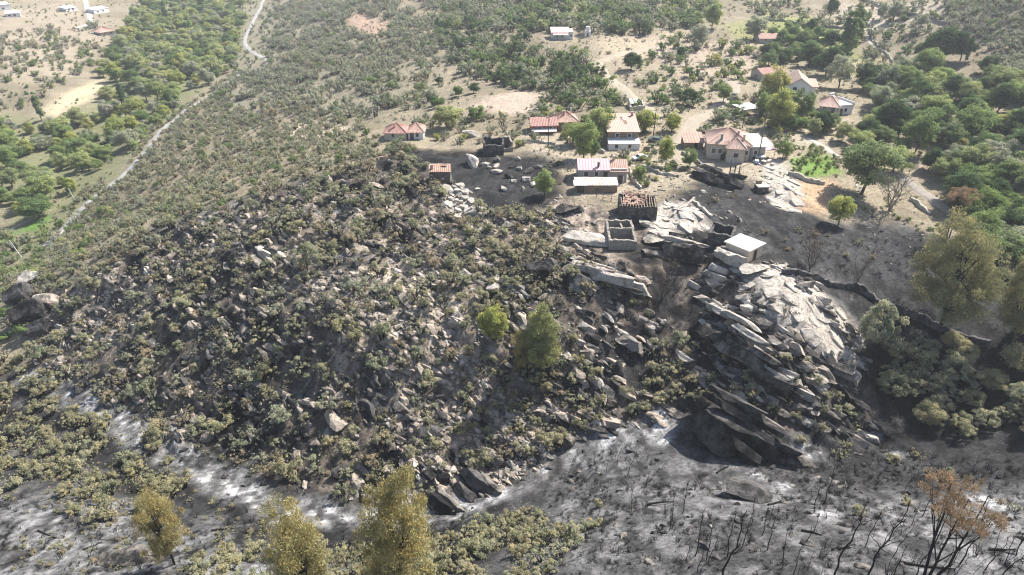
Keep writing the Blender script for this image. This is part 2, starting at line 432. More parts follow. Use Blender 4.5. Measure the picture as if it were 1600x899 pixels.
def lerp3(a, b, t): return a + (b - a) * t[..., None]
fb1 = fbm(MX / 14, MY / 14, 4, 31); fb2 = fbm(MX / 3.5, MY / 3.5, 3, 41); fb3 = fbm(MX / 40, MY / 40, 3, 51); fb4 = fbm(MX / 1.3, MY / 1.3, 2, 61)
col = np.zeros(MX.shape + (3,))
col[:] = (.22, .188, .13)
col = lerp3(col, np.array((.275, .232, .165)), sstep(.45, .65, fb1))
col = lerp3(col, np.array((.21, .175, .115)), sstep(.5, .68, fb2) * .7)
col = lerp3(col, np.array((.29, .245, .175)), sstep(.5, .62, fb3) * .7)
def paint(pix, c, amt=1.0, soft=3, wob=2, mod=None):
    global col
    m = region(MX, MY, pix, soft, wob) * amt
    if mod is not None: m = m * mod
    col = lerp3(col, np.array(c), m)
# dull ground under the scrub of the plain and the valley wood
paint([(0,450),(0,170),(100,200),(160,150),(170,90),(210,30),(240,-20),(420,-20),(390,60),(330,135),(240,205),(190,285),(120,330)], (.18,.185,.095), .8, 8, 3)
paint([(380,0),(560,-10),(540,60),(680,60),(690,160),(560,190),(420,195),(330,200),(340,130)], (.235,.21,.15), .8, 8, 4)
paint([(0,20),(120,0),(160,60),(110,120),(0,130)], (.33,.275,.205), .8, 8, 4)
paint([(70,180),(80,160),(160,122),(166,132),(145,155),(95,185)], (.46,.385,.255), 1, 3, 1)
paint([(540,30),(560,20),(620,38),(600,56),(560,55)], (.43,.30,.22), .9, 5, 2)
paint([(735,170),(760,152),(820,143),(870,150),(860,172),(790,180)], (.43,.345,.27), .9, 4, 2)
paint([(930,60),(1010,56),(1075,42),(1060,80),(1000,92),(940,95)], (.37,.305,.22), .9, 4, 2)
paint([(1020,60),(1180,70),(1180,110),(1080,120),(1030,100)], (.37,.295,.235), .8, 5, 3)
paint([(1300,0),(1480,0),(1470,40),(1370,50),(1310,40)], (.44,.37,.29), .8, 5, 3)
paint([(1200,22),(1290,28),(1330,80),(1360,90),(1400,120),(1330,118),(1290,80),(1200,60)], (.24,.27,.09), .8, 6, 3)
paint([(1335,92),(1420,98),(1400,118),(1330,110)], (.47,.37,.24), .8, 4, 2)
paint([(1130,40),(1190,25),(1200,60),(1150,62)], (.26,.27,.11), .7, 4, 2)
paint([(1232,250),(1300,238),(1310,270),(1270,280),(1236,270)], (.14,.22,.05), 1, 2, 1)
paint([(30,362),(62,338),(82,340),(62,360)], (.12,.21,.05), 1, 2, 1)
paint([(0,370),(30,358),(30,372),(0,385)], (.13,.20,.06), 1, 2, 1)
paint([(1228,280),(1300,285),(1300,330),(1240,335)], (.42,.285,.18), .9, 3, 2)
# village yards
paint([(800,215),(900,205),(960,215),(1060,210),(1230,205),(1240,260),(1190,300),(1120,275),(1040,290),(1000,310),(900,310),(880,255),(820,240)], (.35,.297,.225), .85, 4, 2, sstep(.3,.5,fb2+.05))
paint([(1040,120),(1180,100),(1180,200),(1050,215),(1000,200)], (.36,.30,.22), .5, 8, 3)
paint([(460,190),(540,200),(520,215),(450,212)], (.55,.47,.35), .8, 4, 2)
paint([(1200,190),(1290,185),(1340,190),(1290,235),(1240,225)], (.47,.40,.31), .6, 4, 2)
# the burnt ground
burn = region(MX, MY, Z_BURN, 3.5, 3)
bc = np.zeros_like(col); bc[:] = (.028, .027, .0265)
bc = lerp3(bc, np.array((.020, .0195, .0195)), sstep(.5, .62, fb2))
bc = lerp3(bc, np.array((.085, .082, .079)), sstep(.54, .66, fb1) * .8)
def paintb(pix, c, amt=1.0, soft=4, wob=2, mod=None):
    global bc
    m = region(MX, MY, pix, soft, wob) * amt
    if mod is not None: m = m * mod
    bc = lerp3(bc, np.array(c), m)
brown = sstep(.40, .58, fbm(MX / 5, MY / 5, 3, 71))
paintb(Z_ROCKY, (.16, .132, .105), .75, 6, 3, brown)
paintb([(470,440),(640,400),(720,420),(760,560),(700,620),(560,560)], (.42,.35,.28), .95, 6, 3, sstep(.30,.48,fb1+.1))
paintb([(620,640),(760,600),(870,650),(850,720),(760,770),(650,740)], (.42,.345,.275), .95, 5, 3, sstep(.30,.48,fb2+.08))
paintb([(880,310),(1000,350),(960,400),(1010,430),(990,450),(900,410),(850,400),(760,370),(720,330),(820,340)], (.32,.26,.205), .9, 4, 3, sstep(.33,.52,fb2+.05))
paintb([(560,270),(680,290),(760,400),(640,420),(480,400),(300,420),(200,420),(330,340)], (.33,.275,.215), .75, 5, 3, brown)
paintb([(60,560),(70,470),(150,420),(260,400),(220,520),(120,590)], (.44,.37,.29), .9, 5, 3, sstep(.3,.5,fb1+.1))
for pix_ in ([(230,352),(300,318),(400,300),(420,318),(340,345),(240,375)], [(480,330),(560,320),(560,340),(500,350)], [(500,392),(560,388),(560,410),(505,412)], [(350,505),(400,500),(400,530),(360,535)]): paintb(pix_, (.24,.23,.22), .8, 2, 2, sstep(.38,.56,fb2*.6+fb4*.4))
# soot-black fields
paintb([(690,255),(790,245),(850,270),(850,320),(760,330),(715,300)], (.030,.0295,.0295), .9, 2.5, 2)
paintb([(1080,300),(1140,285),(1190,305),(1280,345),(1270,375),(1190,360),(1100,345)], (.042,.041,.040), .9, 3, 2)
paintb([(1230,345),(1450,360),(1560,430),(1600,540),(1500,520),(1400,480),(1300,430),(1230,400)], (.042,.041,.041), .95, 3, 2)
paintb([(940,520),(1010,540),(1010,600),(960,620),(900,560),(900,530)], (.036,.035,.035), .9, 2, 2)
# grey and white ash
ashm = sstep(.36, .6, fb1)
paintb([(820,760),(900,715),(1040,690),(1200,725),(1400,730),(1700,760),(1700,1000),(760,1000)], (.085,.083,.082), .95, 5, 3)
paintb([(820,760),(900,715),(1040,690),(1200,740),(1700,780),(1700,1000),(760,1000)], (.145,.142,.14), .8, 5, 3, ashm * sstep(.42, .56, fb2 * .6 + fb4 * .4))
paintb([(1560,760),(1700,740),(1700,1000),(1500,1000)], (.20,.197,.194), .6, 5, 3, ashm)
paintb([(1200,880),(1330,790),(1560,800),(1700,900),(1700,1000),(1150,1000)], (.20,.197,.194), .6, 8, 3, sstep(.46,.56,fb2 * .6 + fb4 * .4))
paintb([(-150,740),(60,770),(220,800),(420,860),(600,880),(600,1000),(-150,1000)], (.20,.196,.192), .85, 5, 3, sstep(.36,.52,fb2 * .6 + fb4 * .4 + .02))
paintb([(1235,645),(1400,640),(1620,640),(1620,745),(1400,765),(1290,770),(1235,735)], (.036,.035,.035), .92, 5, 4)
gully = seg_dist(MX, MY, atl([(40,590),(110,612),(190,660),(250,690),(330,745),(420,800),(540,812),(640,805),(720,795),(800,755),(860,712),(920,695),(1000,680),(1040,655)]))
gw = 3.2 + 3.0 * vnoise(MX / 8, MY / 8, 4)
gm = (1 - sstep(gw * .4, gw * 1.1, gully)) * sstep(.30, .55, fb2 * .7 + fb4 * .3 + .06)
bc = lerp3(bc, np.array((.17, .167, .164)), gm * .9)
bc = lerp3(bc, np.array((.40, .395, .39)), (1 - sstep(gw * .1, gw * .8, gully)) * sstep(.54, .66, fb2 * .4 + fb4 * .6))
for pp, rr in [((520,402),3.0),((725,797),3.0),((545,812),1.5),((1035,690),1.8),((1260,705),2.2),((1285,803),1.4),((1318,778),1.2),((1322,775),.8),((1397,712),1.2),((1535,780),1.5),((1150,515),1.2),((1225,760),1.5),((1560,790),1.6),((1370,675),1.0),((205,640),1.8),((170,640),1.2),((60,580),1.6),((380,520),1.2),((1185,745),1.2)]:
    c = at(*pp); d = np.hypot((MX - c[0]) * .8, MY - c[1]) + (fb4 - .5) * 2.4
    bc = lerp3(bc, np.array((.50, .495, .49)), (1 - sstep(rr * .3, rr * 1.3, d)) * sstep(.3, .62, fb4 * .6 + fb2 * .4) * .95)
# charred litter, blown soot and grey drifts
st_ = fbm(MX / 1.8 + 3, MY / 3.2, 4, 77, .65)
bc = bc * (0.62 + 0.72 * sstep(.36, .64, st_))[..., None]
bc = lerp3(bc, np.array((.035, .034, .034)), sstep(.62, .72, fbm(MX / 1.6, MY / 1.6, 3, 79)) * .7)
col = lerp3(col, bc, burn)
# bare pale rock sheets
for pix in ([(1160,425),(1200,412),(1262,440),(1300,470),(1342,530),(1345,565),(1290,560),(1240,520),(1190,480)],
            [(1010,345),(1040,315),(1080,318),(1112,352),(1060,372),(1020,368)],
            [(1192,255),(1215,250),(1252,290),(1246,332),(1215,325),(1195,290)],
            [(690,300),(720,292),(762,345),(740,360),(705,335)]):
    m = region(MX, MY, pix, 1.6, 1)
    col = lerp3(col, lerp3(np.broadcast_to(np.array((.40,.355,.30)), col.shape), np.array((.52,.47,.40)), sstep(.4, .65, fb2)), m * .95)
col = col * (0.86 + 0.28 * fb4)[..., None]
# ------------------------------------------------------------------ the ground sheet
m, ns, ls = newmat('ground')
a_ = ns.new('ShaderNodeAttribute'); a_.attribute_name = 'groundcol'
g = ns.new('ShaderNodeNewGeometry')
f1 = noise(ns, ls, g.outputs['Position'], 1.7, 6, .72)
r1 = ramp(ns, [(.30, (.42, .41, .40)), (.5, (.98, .98, .98)), (.70, (1.6, 1.56, 1.5))]); ls.new(f1, r1.inputs[0])
f2 = noise(ns, ls, g.outputs['Position'], 6.5, 4, .7)
r2 = ramp(ns, [(.32, (.6, .6, .6)), (.68, (1.35, 1.35, 1.35))]); ls.new(f2, r2.inputs[0])
cc = mixc(ns, ls, 1.0, a_.outputs['Color'], r1.outputs[0], 'MULTIPLY')
cc = mixc(ns, ls, 1.0, cc, r2.outputs[0], 'MULTIPLY')
bb = princ(ns, cc, ls, .95, .08)
bump(ns, ls, f1, .75, .35, bb)
out(ns, ls, bb.outputs[0])

def link(o, parent=None):
    C.objects.link(o)
    if parent is not None: o.parent = parent
    return o
def tag(o, label=None, cat=None, group=None, kind=None):
    if label: o['label'] = label
    if cat: o['category'] = cat
    if group: o['group'] = group
    if kind: o['kind'] = kind
    return o
def mesh_np(name, V, F, mat=None, smooth=False):
    me = bpy.data.meshes.new(name)
    V = np.asarray(V, np.float32)
    if isinstance(F, np.ndarray):
        n, k = F.shape
        me.vertices.add(len(V)); me.vertices.foreach_set('co', V.ravel())
        me.loops.add(n * k); me.loops.foreach_set('vertex_index', F.astype(np.int32).ravel())
        me.polygons.add(n); me.polygons.foreach_set('loop_start', np.arange(0, n * k, k, dtype=np.int32))
        me.update(calc_edges=True)
    else:
        me.from_pydata([tuple(v) for v in V.tolist()], [], [tuple(f) for f in F]); me.update()
    if mat:
        for mm in (mat if isinstance(mat, (list, tuple)) else [mat]): me.materials.append(MATS[mm])
    if smooth: me.polygons.foreach_set('use_smooth', np.ones(len(me.polygons), bool))
    return me
ny_, nx_ = MX.shape
V = np.stack([MX, MY, GZ], -1).reshape(-1, 3)
idx = np.arange(nx_ * ny_).reshape(ny_, nx_)
F = np.stack([idx[:-1, :-1], idx[:-1, 1:], idx[1:, 1:], idx[1:, :-1]], -1).reshape(-1, 4)
gme = mesh_np('ground', V, F, 'ground', True)
ca = gme.attributes.new('groundcol', 'FLOAT_COLOR', 'POINT')
ca.data.foreach_set('color', np.concatenate([col.reshape(-1, 3), np.ones((nx_ * ny_, 1))], 1).astype(np.float32).ravel())
ground = link(bpy.data.objects.new('ground', gme)); tag(ground, kind='structure')

# roads and tracks: strips lying on the ground
def smooth_line(L, step=1.5):
    L = np.array(L); out_ = []
    for i in range(len(L) - 1):
        p0, p1, p2, p3 = L[max(i-1, 0)], L[i], L[i+1], L[min(i+2, len(L)-1)]; n = max(2, int(np.hypot(*(p2 - p1)) / step))
        for k in range(n):
            t = k / n; out_.append(.5 * (2*p1 + (p2 - p0)*t + (2*p0 - 5*p1 + 4*p2 - p3)*t*t + (3*p1 - p0 - 3*p2 + p3)*t**3))
    out_.append(L[-1]); return np.array(out_)
ROADC = {'valley': ('valley_road', (.40,.385,.36)), 'field': ('field_track', (.36,.31,.24)), 'hill': ('hill_track', (.39,.335,.255)), 'east': ('village_road', (.38,.325,.25)), 'right': ('stony_lane', (.33,.295,.25)), 'cliffpath': ('foot_path', (.33,.27,.205)), 'lane': ('garden_lane', (.45,.42,.37)), 'upper': ('upper_path', (.44,.40,.34)), 'farleft': ('farm_road', (.48,.455,.42))}
for k_, (ln, wd) in ROADS.items():
    nm, rc = ROADC[k_]; L = smooth_line(atl(ln)); d = np.gradient(L, axis=0); d /= np.linalg.norm(d, axis=1)[:, None] + 1e-9; nn = np.stack([-d[:, 1], d[:, 0]], 1)
    ww = wd * (.85 + .5 * vnoise(L[:, 0] / 5, L[:, 1] / 5, 6)); ed = .35 * (vnoise(L[:, 0] / 1.5, L[:, 1] / 1.5, 9) - .5)
    ac = np.linspace(-.5, .5, 7); X_ = L[:, None, 0] + nn[:, None, 0] * (ac[None] * ww[:, None] + ed[:, None]); Y_ = L[:, None, 1] + nn[:, None, 1] * (ac[None] * ww[:, None] + ed[:, None])
    Z_ = hz(X_, Y_) + .05 + .10 * (1 - (2 * ac[None]) ** 6); Z_[:, 0] -= .25; Z_[:, -1] -= .25
    n0 = len(L); ix_ = np.arange(n0 * 7).reshape(n0, 7); F_ = np.stack([ix_[:-1, :-1], ix_[:-1, 1:], ix_[1:, 1:], ix_[1:, :-1]], -1).reshape(-1, 4)
    mat_surface('dirt_' + k_, [tuple(c * .82 for c in rc), rc, tuple(c * 1.1 for c in rc)], .5, .95, .4, .1, .05)
    tag(link(bpy.data.objects.new(nm, mesh_np(nm, np.stack([X_, Y_, Z_], -1).reshape(-1, 3), F_, 'dirt_' + k_, True))), kind='structure')

# ------------------------------------------------------------------ mesh builder for built things
class MB:
    def __init__(self): self.v = []; self.f = []
    def add(self, v, f):
        o = len(self.v); self.v += [tuple(map(float, p)) for p in v]; self.f += [tuple(i + o for i in q) for q in f]; return self
    def box(self, x0, x1, y0, y1, z0, z1):
        return self.add([(x0,y0,z0),(x1,y0,z0),(x1,y1,z0),(x0,y1,z0),(x0,y0,z1),(x1,y0,z1),(x1,y1,z1),(x0,y1,z1)],
                        [(0,3,2,1),(4,5,6,7),(0,1,5,4),(1,2,6,5),(2,3,7,6),(3,0,4,7)])
    def slab(self, q, t):
        """quad (4 points) thickened downwards"""
        q = [Vector(p) for p in q]; d = Vector((0, 0, -t))
        return self.add(q + [p + d for p in q], [(0,1,2,3),(7,6,5,4),(0,4,5,1),(1,5,6,2),(2,6,7,3),(3,7,4,0)])
    def tube(self, path, radii, n=6, cap=True):
        path = [Vector(p) for p in path]; V = []; Fs = []
        for i, p in enumerate(path):
            t = (path[min(i+1, len(path)-1)] - path[max(i-1, 0)]).normalized()
            a = t.orthogonal().normalized() if abs(t.z) < .99 else Vector((1, 0, 0)); a = (a - t * a.dot(t)).normalized(); b = t.cross(a)
            if i and n: pass
            for k in range(n):
                an = 2 * math.pi * k / n
                V.append(p + (a * math.cos(an) + b * math.sin(an)) * radii[i])
        for i in range(len(path) - 1):
            for k in range(n):
                Fs.append((i*n + k, i*n + (k+1) % n, (i+1)*n + (k+1) % n, (i+1)*n + k))
        if cap: Fs.append(tuple(range(n))[::-1]); Fs.append(tuple((len(path)-1)*n + k for k in range(n)))
        return self.add(V, Fs)
    def mesh(self, name, mat, smooth=False): return mesh_np(name, np.array(self.v), self.f, mat, smooth)
    def build(self, name, mat, parent=None, smooth=False):
        return link(bpy.data.objects.new(name, self.mesh(name, mat, smooth)), parent)
def empty(name, loc, rz=0, label=None, cat=None, group=None):
    o = bpy.data.objects.new(name, None); o.empty_display_size = .2
    o.location = loc; o.rotation_euler = (0, 0, rz); link(o); tag(o, label, cat, group); return o
def ribbed(mb, e0, e1, t1, t0, rib=.45, amp=.05, rows=5, thick=.12, holes=()):
    """roof plane from eave e0-e1 up to t0-t1 with raised ribs and a real thickness; holes are (u0,u1,v0,v1) cells left open"""
    e0, e1, t0, t1 = map(Vector, (e0, e1, t0, t1))
    W = (e1 - e0).length; n = max(2, int(W / rib)) * 4
    nrm = (e1 - e0).cross(t0 - e0).normalized()
    if nrm.z < 0: nrm = -nrm
    us = np.linspace(0, 1, n + 1); vs = np.linspace(0, 1, rows + 1); Vs = []; Fs = []
    for v in vs:
        for k, u in enumerate(us):
            p = (e0.lerp(e1, u)).lerp(t0.lerp(t1, u), v)
            Vs.append(p + nrm * amp * (1, .35, -.6, .35)[k % 4] + nrm * .012 * random.uniform(-1, 1))
    nb = len(Vs)
    for v in (0, 1):
        for k, u in enumerate(us):
            Vs.append((e0.lerp(e1, u)).lerp(t0.lerp(t1, u), v) - nrm * thick)
    for j in range(rows):
        for k in range(n):
            u, v = (us[k] + us[k+1]) / 2, (vs[j] + vs[j+1]) / 2
            if any(a < u < b and c < v < d for a, b, c, d in holes): continue
            a = j * (n+1) + k; Fs.append((a, a+1, a+n+2, a+n+1))
    for k in range(n):
        if not holes: Fs.append((nb + k + 1, nb + k, nb + n + 1 + k, nb + n + 2 + k))
        Fs.append((k + 1, k, nb + k, nb + k + 1)); a = rows * (n+1) + k; Fs.append((a, a + 1, nb + n + 2 + k, nb + n + 1 + k))
    Fs.append((0, n+1, nb + n + 1, nb)) if rows == 1 else None
    mb.add(Vs, Fs)
def site(a, b):
    A = at(*a); B = at(*b); u = (B - A)[:2]; W = float(np.hypot(*u))
    return A, W, math.atan2(u[1], u[0]), float(hz(*(A[:2] + u / 2)))
def box_part(parent, name, mat, *d):
    return MB().box(*d).build(name, mat, parent)
def window(parent, x, z, w=.9, h=1.1, y=0.0, axis='x', face=-1, frame='plaster_white', pane='glass_and_dark_opening', name='window'):
    """frame of four bars, proud of the wall, with a dark pane behind, which in open doorways stands in for the shade inside; axis x: on a wall along local x at depth y"""
    t = .12; f = MB()
    def bx_(mb, a0, a1, z0, z1, d0, d1):
        lo, hi = sorted((y + face * d0, y + face * d1))
        if axis == 'x': mb.box(a0, a1, lo, hi, z0, z1)
        else: mb.box(lo, hi, a0, a1, z0, z1)
    bx_(f, x - w/2 - t, x - w/2, z, z + h, -.02, .08); bx_(f, x + w/2, x + w/2 + t, z, z + h, -.02, .08)
    bx_(f, x - w/2 - t, x + w/2 + t, z + h, z + h + t, -.02, .08); bx_(f, x - w/2 - t - .05, x + w/2 + t + .05, z - t, z, -.02, .13)
    o = f.build(name, frame, parent)
    p_ = MB(); bx_(p_, x - w/2 - .01, x + w/2 + .01, z - .01, z + h + .01, -.02, .03)
    p_.build('pane', pane, o); return o
def gable_roof(parent, W, D, h, rise, mat, x0=0, y0=0, ov=.45, axis='x', rib=.45, holes=(), name='roof', gmat=None):
    mb = MB(); x1, y1 = x0 + W, y0 + D
    if axis == 'x':
        ym = (y0 + y1) / 2; k = rise / (D/2); e = h - ov * k
        ribbed(mb, (x0-ov, y0-ov, e), (x1+ov, y0-ov, e), (x1+ov, ym, h+rise), (x0-ov, ym, h+rise), rib, holes=holes)
        ribbed(mb, (x1+ov, y1+ov, e), (x0-ov, y1+ov, e), (x0-ov, ym, h+rise), (x1+ov, ym, h+rise), rib)
        gbs = []
        for x in (x0, x1 - .2): gbs.append(MB().add([(x,y0,h-.01),(x,y1,h-.01),(x,ym,h+rise-.1),(x+.2,y0,h-.01),(x+.2,y1,h-.01),(x+.2,ym,h+rise-.1)], [(0,2,1),(3,4,5),(0,1,4,3),(1,2,5,4),(2,0,3,5)]))
    else:
        xm = (x0 + x1) / 2; k = rise / (W/2); e = h - ov * k
        ribbed(mb, (x0-ov, y1+ov, e), (x0-ov, y0-ov, e), (xm, y0-ov, h+rise), (xm, y1+ov, h+rise), rib)
        ribbed(mb, (x1+ov, y0-ov, e), (x1+ov, y1+ov, e), (xm, y1+ov, h+rise), (xm, y0-ov, h+rise), rib)
        gbs = []
        for y in (y0, y1 - .2): gbs.append(MB().add([(x0,y,h-.01),(x1,y,h-.01),(xm,y,h+rise-.1),(x0,y+.2,h-.01),(x1,y+.2,h-.01),(xm,y+.2,h+rise-.1)], [(0,1,2),(3,5,4),(0,3,4,1),(1,4,5,2),(2,5,3,0)]))
    r = mb.build(name, mat, parent)
    for gb in gbs: gb.build('gable', gmat or 'plaster_tan', parent)
    return r
def hip_roof(parent, W, D, h, rise, mat, x0=0, y0=0, ov=.5, rib=.45, ridge=None, name='roof'):
    mb = MB(); x1, y1 = x0 + W, y0 + D
    if ridge is None: ridge = max(0.3, W - D) / W
    ym = (y0 + y1) / 2; xm = (x0 + x1) / 2; r0, r1 = xm - ridge * W / 2, xm + ridge * W / 2; e = h - .25
    a, b, c, d = (x0-ov, y0-ov, e), (x1+ov, y0-ov, e), (x1+ov, y1+ov, e), (x0-ov, y1+ov, e); p, q = (r0, ym, h+rise), (r1, ym, h+rise)
    ribbed(mb, a, b, q, p, rib); ribbed(mb, c, d, p, q, rib); ribbed(mb, b, c, q, q, rib); ribbed(mb, d, a, p, p, rib)
    o = mb.build(name, mat, parent)
    cp_ = MB()
    for s, t in ((a, p), (b, q), (c, q), (d, p), (p, q)):
        s_ = Vector(s) + Vector((0, 0, .05)); t_ = Vector(t) + Vector((0, 0, .05)); cp_.tube([s_, t_], [.13, .13], 5)
    cp_.build('ridge_cap', mat, o)
    return o
def shed_roof(parent, W, D, h0, h1, mat, x0=0, y0=0, ov=.35, rib=.45, holes=(), name='roof'):
    mb = MB(); k = (h1 - h0) / D
    ribbed(mb, (x0-ov, y0-ov, h0-ov*k), (x0+W+ov, y0-ov, h0-ov*k), (x0+W+ov, y0+D+ov, h1+ov*k), (x0-ov, y0+D+ov, h1+ov*k), rib, holes=holes)
    return mb.build(name, mat, parent)
def shed_walls(parent, W, D, h0, h1, mat, x0=0, y0=0, base=-2.0, name='wall'):
    x1, y1 = x0 + W, y0 + D
    return MB().add([(x0,y0,base),(x1,y0,base),(x1,y1,base),(x0,y1,base),(x0,y0,h0-.13),(x1,y0,h0-.13),(x1,y1,h1-.13),(x0,y1,h1-.13)],
             [(0,3,2,1),(4,5,6,7),(0,1,5,4),(1,2,6,5),(2,3,7,6),(3,0,4,7)]).build(name, mat, parent)
def chimney(parent, x, y, z, s=.5, h=1.2, mat='plaster_tan'):
    c = MB().box(x-s/2, x+s/2, y-s/2, y+s/2, z-.9, z+h).build('chimney', mat, parent)
    MB().box(x-s/2-.1, x+s/2+.1, y-s/2-.1, y+s/2+.1, z+h, z+h+.14).build('chimney_cap', 'plaster_grey', c); return c
def rubble_wall(parent, name, p0, p1, t, h0, h1, mat, jag=.35, base=-1.6, seg=.55, seed=0, skip=()):
    """broken stone wall with an uneven top; skip are stretches (in metres) sunk to a sill height"""
    p0 = Vector((*p0, 0)); p1 = Vector((*p1, 0)); L = (p1 - p0).length; n = max(2, int(L / seg)); d = (p1 - p0) / L; nn = Vector((-d.y, d.x, 0))
    rr = random.Random(seed); Vs = []; Fs = []; h = 0
    for i in range(n + 1):
        s = L * i / n; h = .6 * h + .4 * rr.uniform(-jag, jag) * 1.7
        top = h0 + (h1 - h0) * i / n + h
        for (a, b, hh) in skip:
            if a <= s <= b: top = hh
        o1, o2 = rr.uniform(-.06, .06), rr.uniform(-.06, .06)
        p = p0 + d * s
        for off, z in ((-t/2 + o1, base), (-t/2 + o1, top * .55), (-t/2 + o2, top), (t/2 + o2, top + rr.uniform(-.1, .1)), (t/2 + o1, top * .55), (t/2 + o1, base)):
            q = p + nn * off; Vs.append((q.x, q.y, z))
    for i in range(n):
        for k in range(5):
            a = i * 6 + k; Fs.append((a, a + 6, a + 7, a + 1))
    Fs.append((0,1,2,3,4,5)); Fs.append(tuple(n*6 + k for k in (5,4,3,2,1,0)))
    return MB().add(Vs, Fs).build(name, mat, parent)
# ------------------------------------------------------------------ buildings of the village
def house(name, a, b, label, cat='house'):
    A, W, rz, z = site(a, b)
    return empty(name, (A[0], A[1], z), rz, label, cat), W
# main house: tan walls, hipped tile roof, front bay
t, W = house('village_house', (1104,248), (1169,252), 'large tan plastered house with hipped orange tile roof and projecting front bay')
box_part(t, 'wall', 'plaster_tan', 0, W, 0, 10.5, -2, 4.5)
r = hip_roof(t, W, 10.5, 4.5, 2.7, 'roof_tile_pale')
box_part(t, 'bay_wall', 'plaster_tan', W*.44, W*.86, -2.2, .05, -2, 4.1)
hip_roof(t, W*.42, 5.2, 4.15, 1.8, 'roof_tile_pale', W*.44, -2.2, .45, .45, .05, 'bay_roof')
chimney(r, W*.30, 1.2, 5.2, .55, 1.3, 'paint_green'); chimney(r, W*.83, 1.5, 5.3); chimney(r, W*.70, 3.2, 6.1, .5, .9, 'roof_tile_red')
window(t, W*.14, 1.7, 1.0, 1.2); window(t, W*.30, 1.7, 1.0, 1.2); window(t, W*.66, 1.5, 1.3, 1.2, -2.2)
window(t, W*.38, 0, 1.0, 2.1, 0, frame='wood_old', name='door'); window(t, W*.93, 1.7, .8, 1.1)
for x in (.52, .60): MB().box(W*x, W*x+.28, -2.5, -2.22, -1.2, 1.2).build('pillar', 'plaster_white', t)
t, W = house('side_annex', (1170.5,250), (1186,250), 'grey annex with sloping white sheet roof beside the large tan house', 'annex')
shed_walls(t, W+1.2, 8, 3.7, 4.6, 'plaster_grey'); shed_roof(t, W+1.2, 8, 3.7, 4.6, 'roof_white', rib=.6); window(t, W*.5, 1.5, .9, 1.1); window(t, W*.5, -.9, 1.0, 1.7, frame='wood_old', name='door')
t, W = house('open_lean_to', (1191,247), (1210,246), 'open lean-to shelter with faded pink sheet roof on thin posts', 'shelter')
shed_roof(t, W, 6.5, 2.3, 3.4, 'roof_pink', rib=.6)
for x, y, h in ((.1,.1,2.2),(W-.1,.1,2.2),(.1,6.2,3.2),(W-.1,6.2,3.2)): MB().tube([(x,y,-1),(x,y,h)],[.08,.08]).build('post','wood_old',t)
box_part(t, 'back_wall', 'plaster_grey', 0, W, 6.0, 6.2, -1.5, 3.1)
t, W = house('garden_shed', (1069,233), (1098,233), 'small dark shed with striped orange tile roof beside the tan house', 'shed')
shed_walls(t, W, 4.5, 2.0, 3.3, 'stone_brown'); shed_roof(t, W, 4.5, 2.0, 3.3, 'roof_tile', rib=.75); window(t, W*.6, 0, 1.0, 1.7, frame='wood_old', name='door')
# house B: long collapsing roof with a pale front room
t, W = house('old_farmhouse', (951,235), (999,235), 'stone farmhouse with long sagging tile roof and pale low front room')
shed_walls(t, W, 10.5, 4.4, 6.3, 'stone_brown', 0, 3.2); shed_roof(t, W, 10.5, 4.4, 6.3, 'roof_tile_pale', 0, 3.2, .4, .45, [(.34,.40,.5,.7),(.50,.56,.55,.8),(.56,.66,.45,.65)])
box_part(t, 'floor_slab', 'wood_charred_and_shade', .4, W-.4, 3.5, 13, 3.2, 3.5)  # dark slab put below the roof holes in place of shade
shed_walls(t, W, 3.1, 1.9, 2.5, 'plaster_white', 0, .05); shed_roof(t, W, 3.1, 1.9, 2.5, 'roof_white', 0, .05, .2, .6, name='front_roof')
window(t, W*.25, .6, .9, 1.0, .05); window(t, W*.68, .6, .9, 1.0, .05); window(t, W*.3, 2.75, .9, 1.0, 3.2); window(t, W*.7, 2.75, .9, 1.0, 3.2)
chimney(t, W*.92, 12.6, 6.2, .6, .9, 'roof_tile_red')
# house C: pink sheet roof and a patched shed in front
t, W = house('pink_roof_house', (904,286), (979,286), 'house with pink sheet roof, one tiled end and red painted wall base')
Wp = W * .62
box_part(t, 'wall', 'plaster_grey', 0, W*.99, 0, 7.2, -2, 3.6); box_part(t, 'wall_base', 'plaster_red', -.05, Wp, -.06, .5, -2, 1.15)
gable_roof(t, Wp, 7.2, 3.6, 1.5, 'roof_pink', 0, 0, .35, 'x', .7, gmat='plaster_grey')
ro = gable_roof(t, W - Wp - .5, 7.6, 3.2, 1.7, 'roof_tile', Wp + .5, -.2, .3, 'x', .45, name='tiled_roof', gmat='plaster_grey')
window(t, W*.15, 1.8, 1.1, 1.2, frame='plaster_white'); window(t, W*.36, 1.8, .9, 1.2); window(t, W*.55, 1.5, 1.0, 1.4, frame='wood_old')
window(t, W*.86, .1, 1.0, 1.9, frame='wood_old', name='door'); chimney(t, W*.40, .8, 4.2, .5, .9, 'metal_dark'); chimney(ro, W*.74, 3.4, 4.9, .5, .8)
for x in (.9, .98): MB().tube([(W*x, -1.6, -1.5), (W*x, -1.6, 2.2)], [.07, .07]).build('post', 'metal_white', t)
t, W = house('patched_shed', (898,302), (963,302), 'long low stone shed with patched rusty sheet roof in front of the pink roof', 'shed')
shed_walls(t, W, 3.4, 1.9, 2.5, 'stone_brown', .2, .3); shed_roof(t, W*.74, 3.3, 2.0, 2.6, 'roof_rusty', W*.28, .3, .2, .8)
shed_roof(t, W*.29, 2.2, 2.15, 2.5, 'roof_white', -.2, -.3, .15, .8, name='white_sheet'); shed_roof(t, W*.27, 1.6, 2.32, 2.75, 'roof_rusty', .1, 1.8, .1, .8, name='rear_sheet')
window(t, W*.14, -.4, 1.4, 1.9, .3, frame='wood_charred_and_shade', name='doorway'); window(t, W*.55, .5, .6, .6, .3, frame='wood_old')
